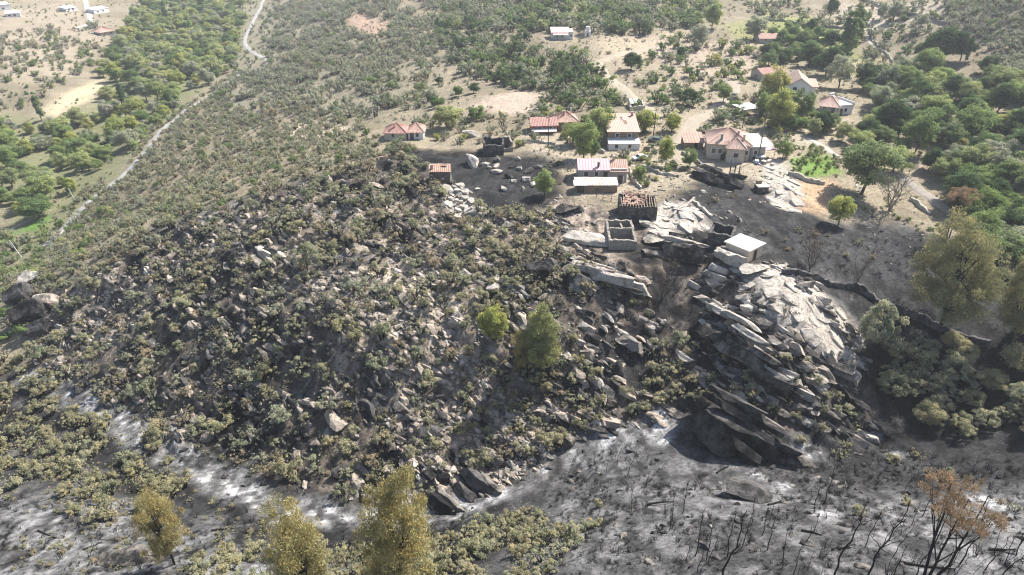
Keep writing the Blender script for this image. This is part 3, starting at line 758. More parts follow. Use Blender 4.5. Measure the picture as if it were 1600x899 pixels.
# house D: long low house, two roofs
t, W = house('long_farmhouse', (831,209), (870,208), 'long low farmhouse with pink tile roof and red wall behind the dry yard')
box_part(t, 'wall', 'plaster_red', 0, W, 0, 6, -2, 2.6); gable_roof(t, W, 6, 2.6, 1.5, 'roof_tile_red'); window(t, W*.3, .9); window(t, W*.75, .9)
shed_roof(t, W*.95, 1.6, 1.1, 1.5, 'roof_white', 0, -1.9, .1, .7, name='porch_roof')
for x in (.1, W*.5, W*.9): MB().tube([(x, -1.8, -1), (x, -1.8, 1.1)], [.07,.07]).build('post','wood_old',t)
t, W = house('farmhouse_wing', (871,205), (902,204), 'taller farmhouse wing with orange hipped roof and brick chimney under green trees')
box_part(t, 'wall', 'stone_brown', 0, W, 0, 7, -2, 3.0); r = hip_roof(t, W, 7, 3.0, 2.0, 'roof_tile'); chimney(r, W*.35, 2.2, 4.3, .5, 1.1, 'roof_tile_red'); chimney(r, W*.75, 3.6, 4.8, .4, 1.0, 'plaster_white'); window(t, W*.3, 1.0); window(t, W*.7, 1.0)
# house E on the ridge
t, W = house('ridge_house', (601,219), (635,219), 'ridge house with faded red hipped roof half hidden by shrubs')
box_part(t, 'wall', 'plaster_tan', 0, W, 0, 6, -2, 2.4); r = hip_roof(t, W, 6, 2.4, 1.9, 'roof_tile_red'); chimney(r, W*.45, 1.6, 3.6, .4, 1.0, 'roof_tile'); window(t, W*.4, .8)
t, W = house('ridge_cottage', (638,218), (662,218), 'cottage with orange hipped roof and pale wall joined to the ridge house')
box_part(t, 'wall', 'plaster_white', 0, W, 0, 6, -2, 2.5); hip_roof(t, W, 6, 2.5, 1.7, 'roof_tile'); window(t, W*.6, .8); window(t, W*.25, 0, .9, 1.8, frame='wood_old', name='door')
# F: stone hut with red roof, cornerwise
A = at(703, 287); t = empty('stone_hut', A, R(25), 'stone hut with broken orange tile roof and chimney at burnt field edge', 'hut')
t.rotation_euler.z = R(28)
rubble_wall(t, 'wall', (-4.6, 1.6), (0, 0), .5, 3.6, 3.2, 'stone_burnt_and_shade', .06, seed=1)  # this face is in shade: darker stone puts it into the colour
rubble_wall(t, 'wall', (0, 0), (2.2, 4.6), .5, 3.1, 3.1, 'stone_wall', .05, seed=2, skip=((1.2, 4.2, .7),))
rubble_wall(t, 'wall', (2.2, 4.6), (-2.4, 6.2), .5, 3.4, 3.6, 'stone_wall', .1, seed=3); rubble_wall(t, 'wall', (-2.4, 6.2), (-4.6, 1.6), .5, 3.5, 3.6, 'stone_wall', .1, seed=4)
mb = MB(); ribbed(mb, (-5.0, 1.3, 3.55), (.3, -.5, 3.2), (1.3, 2.0, 4.2), (-3.9, 3.9, 4.5), .5, holes=[(.55, .8, .55, .85)]); ribbed(mb, (2.5, 4.9, 3.2), (-2.3, 6.6, 3.5), (-3.9, 3.9, 4.5), (1.3, 2.0, 4.2), .5, holes=[(.1, .45, .2, .9)])
r = mb.build('roof', 'roof_tile_old', t); chimney(r, -3.9, 2.0, 3.9, .5, 1.0, 'roof_tile_red'); box_part(t, 'doorway_post', 'stone_pale', 1.0, 1.35, 2.2, 2.5, -.5, 3.0)
# ruins
def ruin(name, a, b, D, hs, mat, label, part=None, seed=0, jag=.3, door=None, skip=()):
    A, W, rz, z = site(a, b); t = empty(name, (A[0], A[1], z), rz, label, 'ruin')
    f, r_, bk, l_ = hs
    rubble_wall(t, 'front_wall', (-.2, .25), (W + .2, .25), .5, *f, mat, jag, seed=seed, skip=skip); rubble_wall(t, 'side_wall', (W - .05, .5), (W - .05, D - .5), .5, *r_, mat, jag, seed=seed+1)
    rubble_wall(t, 'back_wall', (W + .2, D - .25), (-.2, D - .25), .5, *bk, mat, jag, seed=seed+2); rubble_wall(t, 'side_wall', (.05, D - .5), (.05, .5), .5, *l_, mat, jag, seed=seed+3)
    if part: rubble_wall(t, 'partition_wall', (.3, part[0]), (W - .3, part[0]), .45, part[1], part[1], mat, jag * .5, seed=seed+4)
    box_part(t, 'debris_floor', 'wood_charred_and_shade', .3, W - .3, .5, D - .5, -1.2, .25)  # charred debris, darkened so the inside of the walls looks unlit
    return t, W
t, W = ruin('roofless_ruin', (756,243), (786,243), 6.5, ((2.6,2.8),(3.0,3.2),(3.2,3.4),(2.6,3.2)), 'stone_burnt_and_shade', 'roofless blackened stone ruin with arched niche beside the dry yard', None, 10, .45)
t, W = ruin('annex_ruin', (787,238), (801,237), 5.0, ((1.0,1.6),(2.6,2.8),(2.9,3.0),(1.6,2.6)), 'stone_wall', 'small broken stone annex ruin joined to the blackened yard ruin', None, 16, .4)
t, W = ruin('collapsed_roof_ruin', (968,345), (1024,345), 6.5, ((3.6,3.6),(3.4,3.8),(3.8,4.0),(3.6,3.4)), 'stone_burnt_and_shade', 'large burnt house ruin with red tiles and rafters left on its walls', (3.4, 3.2), 20, .24)
window(t, W*.5, 1.6, .8, 1.1, 0, frame='wood_charred_and_shade'); window(t, W*.78, 0, 1.0, 1.9, 0, frame='wood_charred_and_shade', name='doorway')
rr = random.Random(5)
for k in range(13):
    x = .3 + (W - .6) * k / 12; rf = MB().box(x - .09, x + .09, -.2, 6.2 if k % 4 else 3.5, 0, .16).build('rafter', 'wood_old', t); rf.location = (0, 0, 3.66 + rr.uniform(-.05, .12)); rf.rotation_euler = (R(7 + rr.uniform(-3, 3)), 0, R(rr.uniform(-3, 3)))
mb = MB(); ribbed(mb, (.4, .6, 3.95), (W*.66, .6, 3.9), (W*.62, 4.6, 4.9), (.8, 5.0, 4.9), .5, holes=[(.0,.12,.5,1),(.35,.55,.2,.5),(.7,1,.6,1)]); mb.build('roof_remnant', 'roof_tile_old', t)
mb = MB()
for k in range(60):
    x, y = rr.uniform(.6, W*.72), rr.uniform(1.0, 5.4); mb.box(x, x + .42, y, y + .25, 4.3 + y*.14, 4.36 + y*.14 + rr.uniform(0, .25))
mb.build('loose_tiles', 'roof_tile_old', t)['kind'] = 'stuff'
t, W = ruin('two_room_ruin', (953,391), (993,391), 8.6, ((2.3,2.1),(2.2,3.0),(3.0,3.0),(3.0,2.0)), 'stone_wall', 'roofless two room stone ruin with pale wall tops below the tiled ruin', (4.6, 2.9), 30, .26)
rubble_wall(t, 'partition_wall', (W*.58, 5.0), (W*.58, 8.1), .35, 2.6, 2.6, 'stone_wall', .08, seed=36)
for mm in ('front_wall',): pass
t, W = ruin('single_room_ruin', (1105,385), (1140,387), 5.2, ((2.7,2.6),(2.5,2.8),(2.8,2.9),(2.8,2.7)), 'stone_burnt_and_shade', 'roofless single room stone ruin next to the white roofed shed', None, 40, .22)
# white flat-roofed shed, cornerwise
A = at(1167, 412); B1 = at(1141, 396); B2 = at(1190, 397)
t = empty('white_roof_shed', A, R(28), 'small tan block shed with flat white concrete roof on bare rock', 'shed')
L1 = 5.2; L2 = 5.0; t.rotation_euler.z = R(40)
MB().box(0, L2, 0, L1, -2.2, 2.6).build('wall', 'concrete_shed', t); MB().box(-.35, L2 + .35, -.35, L1 + .35, 2.6, 2.85).build('flat_roof', 'roof_cream', t)
window(t, L1*.45, .2, .9, 1.9, 0, 'x', -1, frame='wood_old', name='door')
# small burnt brick stub
t, W = house('brick_stub', (1184,302), (1200,302), 'small pale topped brick outbuilding with dark front on burnt slope', 'outbuilding')
box_part(t, 'wall', 'stone_burnt_and_shade', 0, W, 0, 2.6, -1.5, 1.5); box_part(t, 'roof_slab', 'plaster_tan', -.2, W + .2, -.2, 2.8, 1.5, 1.75); box_part(t, 'parapet', 'stone_brown', .2, W*.6, 2.0, 2.6, 1.75, 2.5); window(t, W*.5, .1, .9, 1.1, frame='wood_charred_and_shade', name='doorway')
# houses to the right
t, W = house('white_gabled_house', (1231,147), (1264,149), 'white house with long orange gabled roof and blue windows among trees')
box_part(t, 'wall', 'plaster_white', 0, W, 0, 13.5, -2, 3.2); gable_roof(t, W, 13.5, 3.2, 2.3, 'roof_tile_pale', axis='y', gmat='plaster_white'); window(t, W*.28, 1.2, 1.0, 1.1, frame='paint_blue'); window(t, W*.65, 1.2, 1.0, 1.1, frame='paint_blue'); box_part(t, 'terrace', 'roof_white', W*.1, W*.95, -3.0, 0, -1.5, .12); shed_roof(t, W*.3, 10, 2.6, 3.1, 'roof_tile', W + .6, 1.5, .3, name='side_roof')
MB().box(W + .01, W*1.28, 1.6, 11.4, -2, 2.5).build('side_wall', 'plaster_white', t)
t, W = house('hip_roof_house', (1279,179), (1308,182), 'house with orange hipped roof and shaded porch beside the flat terrace')
box_part(t, 'wall', 'plaster_white', 0, W, 1.4, 8.5, -2, 2.9); hip_roof(t, W, 8.5, 3.0, 2.1, 'roof_tile_pale')
for x in (.2, W*.5, W - .2): MB().tube([(x, .1, -1.5), (x, .1, 2.85)], [.1, .1]).build('post', 'wood_old', t)
window(t, W*.25, .9, 1, 1.2, 1.4); window(t, W*.7, 0, .9, 2.0, 1.4, frame='wood_old', name='door')
t, W = house('terrace_house', (1309,181), (1331,179), 'white flat roofed house part carrying a solar water heater')
box_part(t, 'wall', 'plaster_white', .1, W, .2, 8, -2, 3.0); box_part(t, 'terrace_roof', 'roof_white', -.1, W + .3, 0, 8.3, 3.0, 3.22); box_part(t, 'parapet', 'plaster_white', W + .05, W + .28, 0, 8.3, 3.22, 3.8); window(t, W*.5, 1.0, 1.0, 1.1, .2); window(t, W*.2, 0, .9, 1.9, .2, frame='wood_old', name='door')
hw = empty('solar_water_heater', t.matrix_world @ Vector((0, 0, 0)), 0, 'white solar water heater with tilted panel and tank on the flat terrace roof', 'water heater')
hw.location = t.location + Vector((math.cos(t.rotation_euler.z) * 1.6 - math.sin(t.rotation_euler.z) * 5.5, math.sin(t.rotation_euler.z) * 1.6 + math.cos(t.rotation_euler.z) * 5.5, 3.22)); hw.rotation_euler.z = R(25)
MB().slab([(0, 0, .3), (1.9, 0, .3), (1.9, 1.7, 1.5), (0, 1.7, 1.5)], .1).build('panel', 'metal_dark', hw); MB().tube([(-.1, 1.9, 1.7), (2.0, 1.9, 1.7)], [.3, .3], 10).build('tank', 'metal_white', hw)
for x in (.1, 1.8): MB().tube([(x, 1.9, 0), (x, 1.9, 1.5)], [.05, .05]).build('leg', 'metal_white', hw)
for x in (.1, 1.8): MB().tube([(x, .05, 0), (x, .05, .28)], [.05, .05]).build('leg', 'metal_white', hw)
# far houses
t, W = house('far_white_house', (862,62), (895,62), 'lone white house with low pale roof on the dry hilltop')
box_part(t, 'wall', 'plaster_white', 0, W, 0, 8.5, -2, 3.2); shed_roof(t, W*.82, 8.5, 3.2, 4.1, 'roof_pink', 0, 0, .4, .6); box_part(t, 'flat_roof', 'roof_white', W*.82, W + .2, -.2, 8.6, 3.2, 3.5); box_part(t, 'porch_wall', 'plaster_grey', W*.1, W*.7, -2.2, -1.9, -1.5, 1.0); window(t, W*.25, 1.2); window(t, W*.5, 1.2); window(t, W*.9, 1.3, .8, .9); shed_roof(t, W*.7, 2.2, 2.4, 2.9, 'roof_rusty', W*.06, -2.3, .1, .6, name='porch_roof')
A = at(918, 57); t = empty('water_tower', A, 0, 'white water tank raised on a small concrete block hut by the lone house', 'water tank')
box_part(t, 'base', 'plaster_white', -1.2, 1.4, -1, 1.4, -1, 2.4); MB().tube([(0, 0, 2.4), (0, 0, 4.4)], [1.0, 1.0], 12).build('tank', 'plaster_white', t); box_part(t, 'doorway', 'glass_and_dark_opening', -.5, .3, -1.03, -.99, .1, 1.8)  # doorway is a dark sheet standing in for the shade inside
t, W = house('red_roof_barn', (1186,68), (1219,68), 'low barn with dark red roof in front of the green orchard', 'barn')
box_part(t, 'wall', 'plaster_tan', 0, W, 0, 7, -2, 2.3); gable_roof(t, W, 7, 2.3, 1.6, 'roof_tile'); window(t, W*.3, .8); window(t, W*.7, .2, 1.4, 1.8, frame='wood_old', name='door')
t, W = house('hidden_house', (1190,127), (1226,124), 'house with flat orange roof mostly hidden by leafy trees')
box_part(t, 'wall', 'plaster_tan', 0, W, 0, 7, -2, 2.8); gable_roof(t, W, 7, 2.8, 1.3, 'roof_tile_red'); window(t, W*.3, 1.0); window(t, W*.7, 1.0)
t, W = house('valley_farmhouse', (158,56), (181,54), 'farmhouse with broad orange roof at the edge of the far valley wood')
box_part(t, 'wall', 'plaster_grey', 0, W, 0, 10, -3, 3.0); hip_roof(t, W, 12, 3.0, 3.2, 'roof_tile', ov=.8); window(t, W*.3, 1.0, 1.4, 1.3); window(t, W*.7, 1.0, 1.4, 1.3)
for (a, b, lab, rm, h) in (((-12,18),(18,16),'long white farm building with bright flat roof beside the far pale field','roof_white',4.5), ((10,27),(33,27),'low white shed standing in the far pale yard','roof_white',3),((148,22),(171,19),'narrow white roofed stable by the far valley road','roof_white',3.2),((104,19),(122,17),'small pale barn beside the far farm track','roof_white',2.6)):
    t, W = house('farm_building', a, b, lab, 'farm building'); box_part(t, 'wall', 'plaster_white', 0, W, 0, 9, -4, h); shed_roof(t, W, 9, h, h + 1.2, rm, rib=1.2)
    for x in (.25, .6): window(t, W*x, 1.0, 1.6, 1.2)
A, W, rz, z = site((1160,182), (1184,181)); t = empty('carport', (A[0], A[1], z), rz, 'pale sheet metal carport standing behind the large tan house', 'carport')
shed_roof(t, W, 5, 2.3, 2.6, 'roof_white', rib=.8)
for x, y in ((.1, .1), (W-.1, .1), (.1, 4.8), (W-.1, 4.8)): MB().tube([(x, y, -1), (x, y, 2.3)], [.08, .08]).build('post', 'metal_white', t)
A, W, rz, z = site((985,172), (1006,172)); t = empty('stone_pen', (A[0], A[1], z), rz, 'tumbledown pale stone pen with leaning sheet roof at the end of the hill track', 'pen')
rubble_wall(t, 'wall', (0, 0), (W, 0), .6, 1.0, 1.3, 'stone_pale', .3, seed=51); rubble_wall(t, 'wall', (W, 0), (W, 6), .6, 1.2, 1.5, 'stone_pale', .3, seed=52); rubble_wall(t, 'wall', (0, 6), (0, 0), .6, 1.5, 1.0, 'stone_pale', .3, seed=53); shed_roof(t, W*.6, 4, 1.6, 2.1, 'roof_white', .2, 1.6, .2, .7)

# ------------------------------------------------------------------ poles, walls, fences, a car, small things
def pole(px, base, top, label, mat='pole_wood', arm=True, lean=0, rad=.14, name='utility_pole'):
    A = at(px, base); h = height_for(A, top)
    t = empty(name, A, 0, label, 'pole'); t.rotation_euler = (0, R(lean), R(20))
    MB().tube([(0, 0, -1), (0, 0, h)], [rad, rad * .65], 8).build('shaft', mat, t)
    if arm:
        MB().box(-.9, .9, -.06, .06, h - .5, h - .36).build('crossarm', mat, t)
        for x in (-.75, 0, .75): MB().tube([(x, 0, h - .36), (x, 0, h - .1)], [.06, .05]).build('insulator', 'plastic_white', t)
def height_for(A, top):
    A = np.asarray(A, float); lo, hi = 0.05, 60.0
    for _ in range(40):
        m_ = (lo + hi) / 2
        if project(A[0], A[1], A[2] + m_)[1] > top: lo = m_
        else: hi = m_
    return lo
pole(856.5, 231, 181, 'thin dark utility pole in the dry yard beside the long farmhouse')
pole(1021, 212, 170, 'dark utility pole beside the parked car behind the farmhouse', rad=.18)
pole(1184, 252, 176, 'tall dark utility pole in front of the white roofed annex', rad=.16)
pole(1160, 200, 172, 'short wooden pole standing by the carport')
pole(119, 318, 294, 'leaning pale concrete pole beside the valley road', 'pole_concrete', False, -8, .22)
pole(33, 402, 374, 'leaning pale concrete pole in the lower green field', 'pole_concrete', False, -12, .22)
pole(286, 168, 150, 'small pale pole where the valley road bends', 'pole_concrete', False, -4, .24)
pole(342, 140, 120, 'pale pole at roadside bushes near the pale clearing', 'pole_concrete', False, -2, .24)
pole(583, 187, 165, 'thin pale pole among shrubs behind the ridge house', 'pole_concrete', True, 0, .16)
A = at(1024, 222); t = empty('parked_car', A + np.array([0, 0, .02]), R(-25), 'dark green car parked in yard beside the stone farmhouse', 'car')
def car_body():
    pr = [(-2.1,.35),(-2.15,.8),(-1.2,.95),(-.5,1.45),(.9,1.45),(1.6,.98),(2.1,.9),(2.1,.35)]; V_ = []; n = len(pr)
    for y, sc_ in ((-.85, 1), (.85, 1)):
        for x, z in pr: V_.append((x, y * (.82 if z > 1.2 else 1), z))
    return MB().add(V_, [tuple(range(n)), tuple(range(2*n - 1, n - 1, -1))] + [(i, i + n, (i + 1) % n + n, (i + 1) % n) for i in range(n)])
car_body().build('body', 'paint_car', t)
for s in (-1, 1): MB().add([(-1.0,s*.865,1.0),(1.35,s*.865,1.0),(.85,s*.735,1.4),(-.5,s*.735,1.4)], [(0,1,2,3)] if s < 0 else [(3,2,1,0)]).build('side_window', 'glass_and_dark_opening', t)
MB().add([(-1.22,-.75,.97),(-1.22,.75,.97),(-.53,.62,1.44),(-.53,-.62,1.44)], [(0,3,2,1)]).build('windscreen', 'glass_and_dark_opening', t); MB().add([(1.63,-.75,1.0),(1.63,.75,1.0),(.94,.62,1.46),(.94,-.62,1.46)], [(0,1,2,3)]).build('rear_window', 'glass_and_dark_opening', t)
for x in (-1.35, 1.35):
    for y in (-.8, .8): MB().tube([(x, y - .1, .32), (x, y + .1, .32)], [.33, .33], 12).build('wheel', 'rubber', t)
def field_wall(pix, label, h=1.1, th=.7, mat='stone_wall', seed=0, name='stone_wall'):
    Ls = [at(*q) for q in pix]; t = empty(name, Ls[0], 0, label, 'wall'); rr_ = random.Random(seed); Vs = []; Fs = []; pts_ = []
    for a, b in zip(Ls[:-1], Ls[1:]):
        n = max(2, int(np.hypot(*(b - a)[:2]) / .7))
        for i in range(n): pts_.append(a + (b - a) * i / n)
    pts_.append(Ls[-1]); hh = 0
    for i, p in enumerate(pts_):
        d = pts_[min(i + 1, len(pts_) - 1)] - pts_[max(i - 1, 0)]; d = d[:2] / (np.hypot(*d[:2]) + 1e-9); nn = np.array([-d[1], d[0]])
        hh = .5 * hh + .5 * rr_.uniform(-.5, .5) * h; q0 = p[:2] + nn * rr_.uniform(-.15, .15); zg = float(hz(*q0))
        for off, z in ((-th/2, -.6), (-th/2 + .05, h*.5), (-th*.35, h*.8 + hh), (th*.35, h*.8 + hh + rr_.uniform(-.1, .1)), (th/2 - .05, h*.5), (th/2, -.6)):
            q = q0 + nn * (off + rr_.uniform(-.05, .05)); Vs.append((q[0] - Ls[0][0], q[1] - Ls[0][1], zg + z - Ls[0][2]))
    for i in range(len(pts_) - 1):
        for k in range(5): a = i * 6 + k; Fs.append((a, a + 6, a + 7, a + 1))
    Fs.append((5,4,3,2,1,0)); e = (len(pts_) - 1) * 6; Fs.append(tuple(e + k for k in range(6)))
    MB().add(Vs, Fs).build('stonework', mat, t)
    return t
field_wall([(1222,428),(1262,436),(1300,446),(1340,452),(1352,460),(1385,482),(1412,492),(1440,502),(1475,520),(1510,532),(1545,542)], 'long blackened dry stone terrace wall crossing the soot-grey field', 1.5, .9, 'stone_burnt_and_shade', 3)
field_wall([(1352,0),(1372,10),(1400,20),(1440,27),(1478,38)], 'low dark stone field wall across the upper dry slope', 1.4, .8, 'stone_wall', 4)
field_wall([(1200,32),(1240,37),(1292,44),(1360,42)], 'stone terrace wall above the green orchard strip', 1.2, .8, 'stone_wall', 5)
field_wall([(1358,52),(1364,66),(1378,78),(1394,96)], 'pale stone wall bordering the narrow upper path', 1.0, .8, 'stone_pale', 6)
field_wall([(1232,272),(1262,284),(1288,288)], 'retaining wall of rough stones under the green garden plot', 1.2, .8, 'stone_pale', 7)
field_wall([(1422,312),(1440,325),(1454,336)], 'broken stone wall beside the stony lane', 1.1, .8, 'stone_pale', 8)
field_wall([(565,257),(600,248),(648,229)], 'low stone wall running along the edge of the burnt ridge', .9, .7, 'stone_brown', 9)
field_wall([(1052,338),(1085,312)], 'short pale stone wall on the bare rock sheet', .7, .6, 'stone_pale', 12)
field_wall([(1082,314),(1100,330),(1112,340)], 'low line of pale stones at the black field edge', .7, .7, 'stone_pale', 13)
Ls = [at(*q) for q in ((932,309),(942,312),(955,314),(966,316))]
t = empty('wooden_fence', Ls[0], 0, 'rough wooden fence of posts and rails below the patched shed', 'fence')
for a in Ls: d = a - Ls[0]; MB().tube([(d[0], d[1], d[2] - .4), (d[0], d[1], d[2] + 1.4)], [.08, .06]).build('post', 'wood_charred_and_shade', t)
for a, b in zip(Ls[:-1], Ls[1:]):
    for z in (.6, 1.2): a_ = a - Ls[0]; b_ = b - Ls[0]; MB().tube([a_ + (0, 0, z), b_ + (0, 0, z)], [.05, .05]).build('rail', 'wood_old', t)
for px in (1140, 1147.5, 1154.5):
    A = at(px, 271); tag(MB().tube([(A[0], A[1], A[2] - .4), (A[0] + .05, A[1], A[2] + 1.0), (A[0], A[1] + .05, A[2] + 2.1)], [.17, .14, .10], 7).build('burnt_stump', 'bark_burnt'), 'upright charred stump in the row before the tan house', 'stump', 'charred stumps before the tan house')
A = at(1267, 590); t = empty('stone_ring', A, 0, 'circular dry stone ring like a small well head on burnt rocks', 'stone ring')
for k in range(13):
    an = 2 * math.pi * k / 13; o = MB().box(-.30, .30, -.28, .28, -.5, .45 + .15 * random.random()).build('stone', 'rock_brown', t)
    o.location = (1.1 * math.cos(an), 1.1 * math.sin(an), 0); o.rotation_euler = (0, 0, an + 1.57 + random.uniform(-.15, .15))
    bm_ = o.data
for pp, rz in (((1338,292),30),((1343,299),-20)):
    A = at(*pp); t = empty('plastic_chair', A, R(rz), 'white plastic garden chair in the shade of the big spreading green tree', 'chair', 'white chairs under the big tree')
    MB().box(-.28, .28, -.28, .28, .42, .48).build('seat', 'plastic_white', t); MB().box(-.28, .28, .24, .29, .48, .98).build('backrest', 'plastic_white', t)
    for x in (-.24, .24):
        for y in (-.24, .24): MB().box(x - .03, x + .03, y - .03, y + .03, 0, .42).build('leg', 'plastic_white', t)
A = at(1192, 256); t = empty('scrap_heap', A, 0, 'heap of scrap with a white board beside the pink lean-to', 'scrap heap'); rr = random.Random(8)
for k in range(9):
    o = MB().box(-.6 * rr.random() - .2, .6, -.4, .4, -.1, .25 + .5 * rr.random()).build('scrap_piece', ['metal_white', 'wood_old', 'paint_blue', 'roof_rusty'][k % 4], t); o.location = (rr.uniform(-2, 2.2), rr.uniform(-1.5, 1.5), .1); o.rotation_euler = (rr.uniform(-.3, .3), rr.uniform(-.3, .3), rr.uniform(0, 3))
MB().slab([(-1.6, 1.4, 1.3), (1.2, 1.4, 1.3), (1.2, 2.9, 1.4), (-1.6, 2.9, 1.4)], .1).build('white_board', 'roof_white', t)
for x in (-1.4, 1.0): MB().box(x - .05, x + .05, 2.0, 2.1, -.3, 1.25).build('trestle', 'wood_old', t)

def car_at(px, py, rz, label, mat):
    A = at(px, py); src = bpy.data.objects['parked_car']; t2 = empty('parked_car', A + np.array([0, 0, .02]), R(rz), label, 'car')
    for ch in src.children:
        c = ch.copy(); c.data = ch.data.copy() if ch.name.startswith('body') else ch.data; C.objects.link(c); c.parent = t2
        if ch.name.startswith('body'): c.data.materials[0] = MATS[mat]
car_at(1146, 153, 60, 'dark car parked on the pale village road uphill', 'metal_dark')
car_at(1000, 250, 20, 'white car parked in the yard beside the pink roof house', 'metal_white')
def woodpile(px, py, n, label, mat='wood_old'):
    A = at(px, py); t = empty('woodpile', A, R(random.uniform(-40, 40)), label, 'woodpile'); k = 0; row = 0
    while k < n:
        m_ = max(2, n // 3 - row)
        for i in range(m_):
            MB().tube([(-.9 + random.uniform(-.1, .1), i * .32 - m_ * .16, .15 + row * .27), (.9 + random.uniform(-.1, .1), i * .32 - m_ * .16, .15 + row * .27)], [.15, .14], 6).build('log', mat, t); k += 1
            if k >= n: break
        row += 1
woodpile(1052, 262, 14, 'stack of cut logs below the yellow-green yard tree')
woodpile(1010, 236, 12, 'stack of logs beside the pale front room of the stone farmhouse')
woodpile(880, 214, 12, 'woodpile in front of the taller farmhouse wing')
woodpile(1225, 176, 10, 'woodpile under trees beside the hip roof house')
field_wall([(905,228),(925,236),(945,240)], 'low rubble wall beside the tall light green tree', .9, .6, 'stone_pale', 21)
field_wall([(1005,262),(1030,272),(1060,276)], 'broken yard wall below the yellow-green tree', .8, .6, 'stone_pale', 22)
field_wall([(985,268),(990,285),(1002,296)], 'tumbled stone wall beside the pink roof house', .9, .6, 'stone_pale', 23)
field_wall([(1065,240),(1085,252),(1100,262)], 'stone yard wall in front of the striped shed', .8, .6, 'stone_wall', 24)
field_wall([(1090,205),(1120,186),(1150,178)], 'rough stone wall along the pale village road', .8, .6, 'stone_wall', 25)
field_wall([(828,222),(850,224),(868,226)], 'low stone edging of the dry yard before the long farmhouse', .6, .6, 'stone_pale', 26)
# ------------------------------------------------------------------ plants
def leaf_cloud(rg, cen, rad, per, leaf, flat=.85, up=.85, asp=.6, lowcut=-.35, tuft=0.0):
    """leaf-sized quads spread over clumps; each vertex carries a leaf tone"""
    n = len(cen) * per
    c = np.repeat(cen, per, 0); r = np.repeat(rad, per)[:, None]
    d = rg.normal(size=(n, 3)); d /= np.linalg.norm(d, axis=1)[:, None]
    d[:, 2] = np.where(d[:, 2] < lowcut, -d[:, 2] * .6, d[:, 2]); d /= np.linalg.norm(d, axis=1)[:, None]
    p = c + d * r * (rg.random((n, 1)) ** .45) * np.array([1, 1, flat])
    nr = d + rg.normal(size=(n, 3)) * .65 + np.array([0, 0, up]); nr /= np.linalg.norm(nr, axis=1)[:, None]
    a = np.cross(nr, rg.normal(size=(n, 3)))
    if tuft: a = a + tuft * (np.array([0, 0, .55]) + d)
    a /= np.linalg.norm(a, axis=1)[:, None]; b = np.cross(nr, a); b /= np.linalg.norm(b, axis=1)[:, None] + 1e-9
    s = leaf * (.6 + .8 * rg.random((n, 1))); a = a * s; b = b * s * asp
    V = np.stack([p - a, p + b * .9 - a * .1, p + a, p - b * .9 + a * .1], 1).reshape(-1, 3)
    tone_c = np.repeat(rg.random(len(cen)), per); tone = np.clip(.5 * tone_c + .5 * rg.random(n), 0, 1)
    return V, np.repeat(tone, 4)
def finish(name, leafV, tone, wood, mats):
    """leaves plus optional wood in one mesh, materials [leaf, wood]"""
    nl = len(leafV); F = np.arange(nl).reshape(-1, 4)
    if wood and wood.v:
        wv = np.array(wood.v); wf = np.array([f for f in wood.f if len(f) == 4]) + nl
        V = np.concatenate([leafV, wv]); FF = np.concatenate([F, wf]); tone = np.concatenate([tone, np.full(len(wv), .5)])
    else: V, FF = leafV, F
    me = mesh_np(name, V, FF, mats)
    if wood and wood.v:
        mi = np.zeros(len(FF), np.int32); mi[len(F):] = 1; me.polygons.foreach_set('material_index', mi)
    at_ = me.attributes.new('leafv', 'FLOAT', 'POINT'); at_.data.foreach_set('value', tone.astype(np.float32))
    return me
def clumps(rg, K, rx, rz, cz, rmin, rmax, shell=.55, low=-.55):
    d = rg.normal(size=(K, 3)); d /= np.linalg.norm(d, axis=1)[:, None]; d[:, 2] = np.maximum(d[:, 2], low)
    rr_ = shell + (1 - shell) * rg.random((K, 1)) ** .6
    sq = 1 + .22 * np.sin(d[:, :1] * 3.1 + rg.random() * 6) + .18 * np.sin(d[:, 1:2] * 4.3 + rg.random() * 6)
    c = d * rr_ * sq * np.array([rx, rx * (.85 + .3 * rg.random()), rz]) + np.array([0, 0, cz])
    return c, rmin + (rmax - rmin) * rg.random(K)
def crook(rg, p0, p1, n, wob):
    p0 = np.array(p0, float); p1 = np.array(p1, float); t = np.linspace(0, 1, n + 1)[:, None]
    w_ = np.cumsum(rg.normal(size=(n + 1, 3)) * wob, 0); w_ -= w_[:1]; w_ -= t * w_[-1:] * .8
    return p0 + (p1 - p0) * t + w_
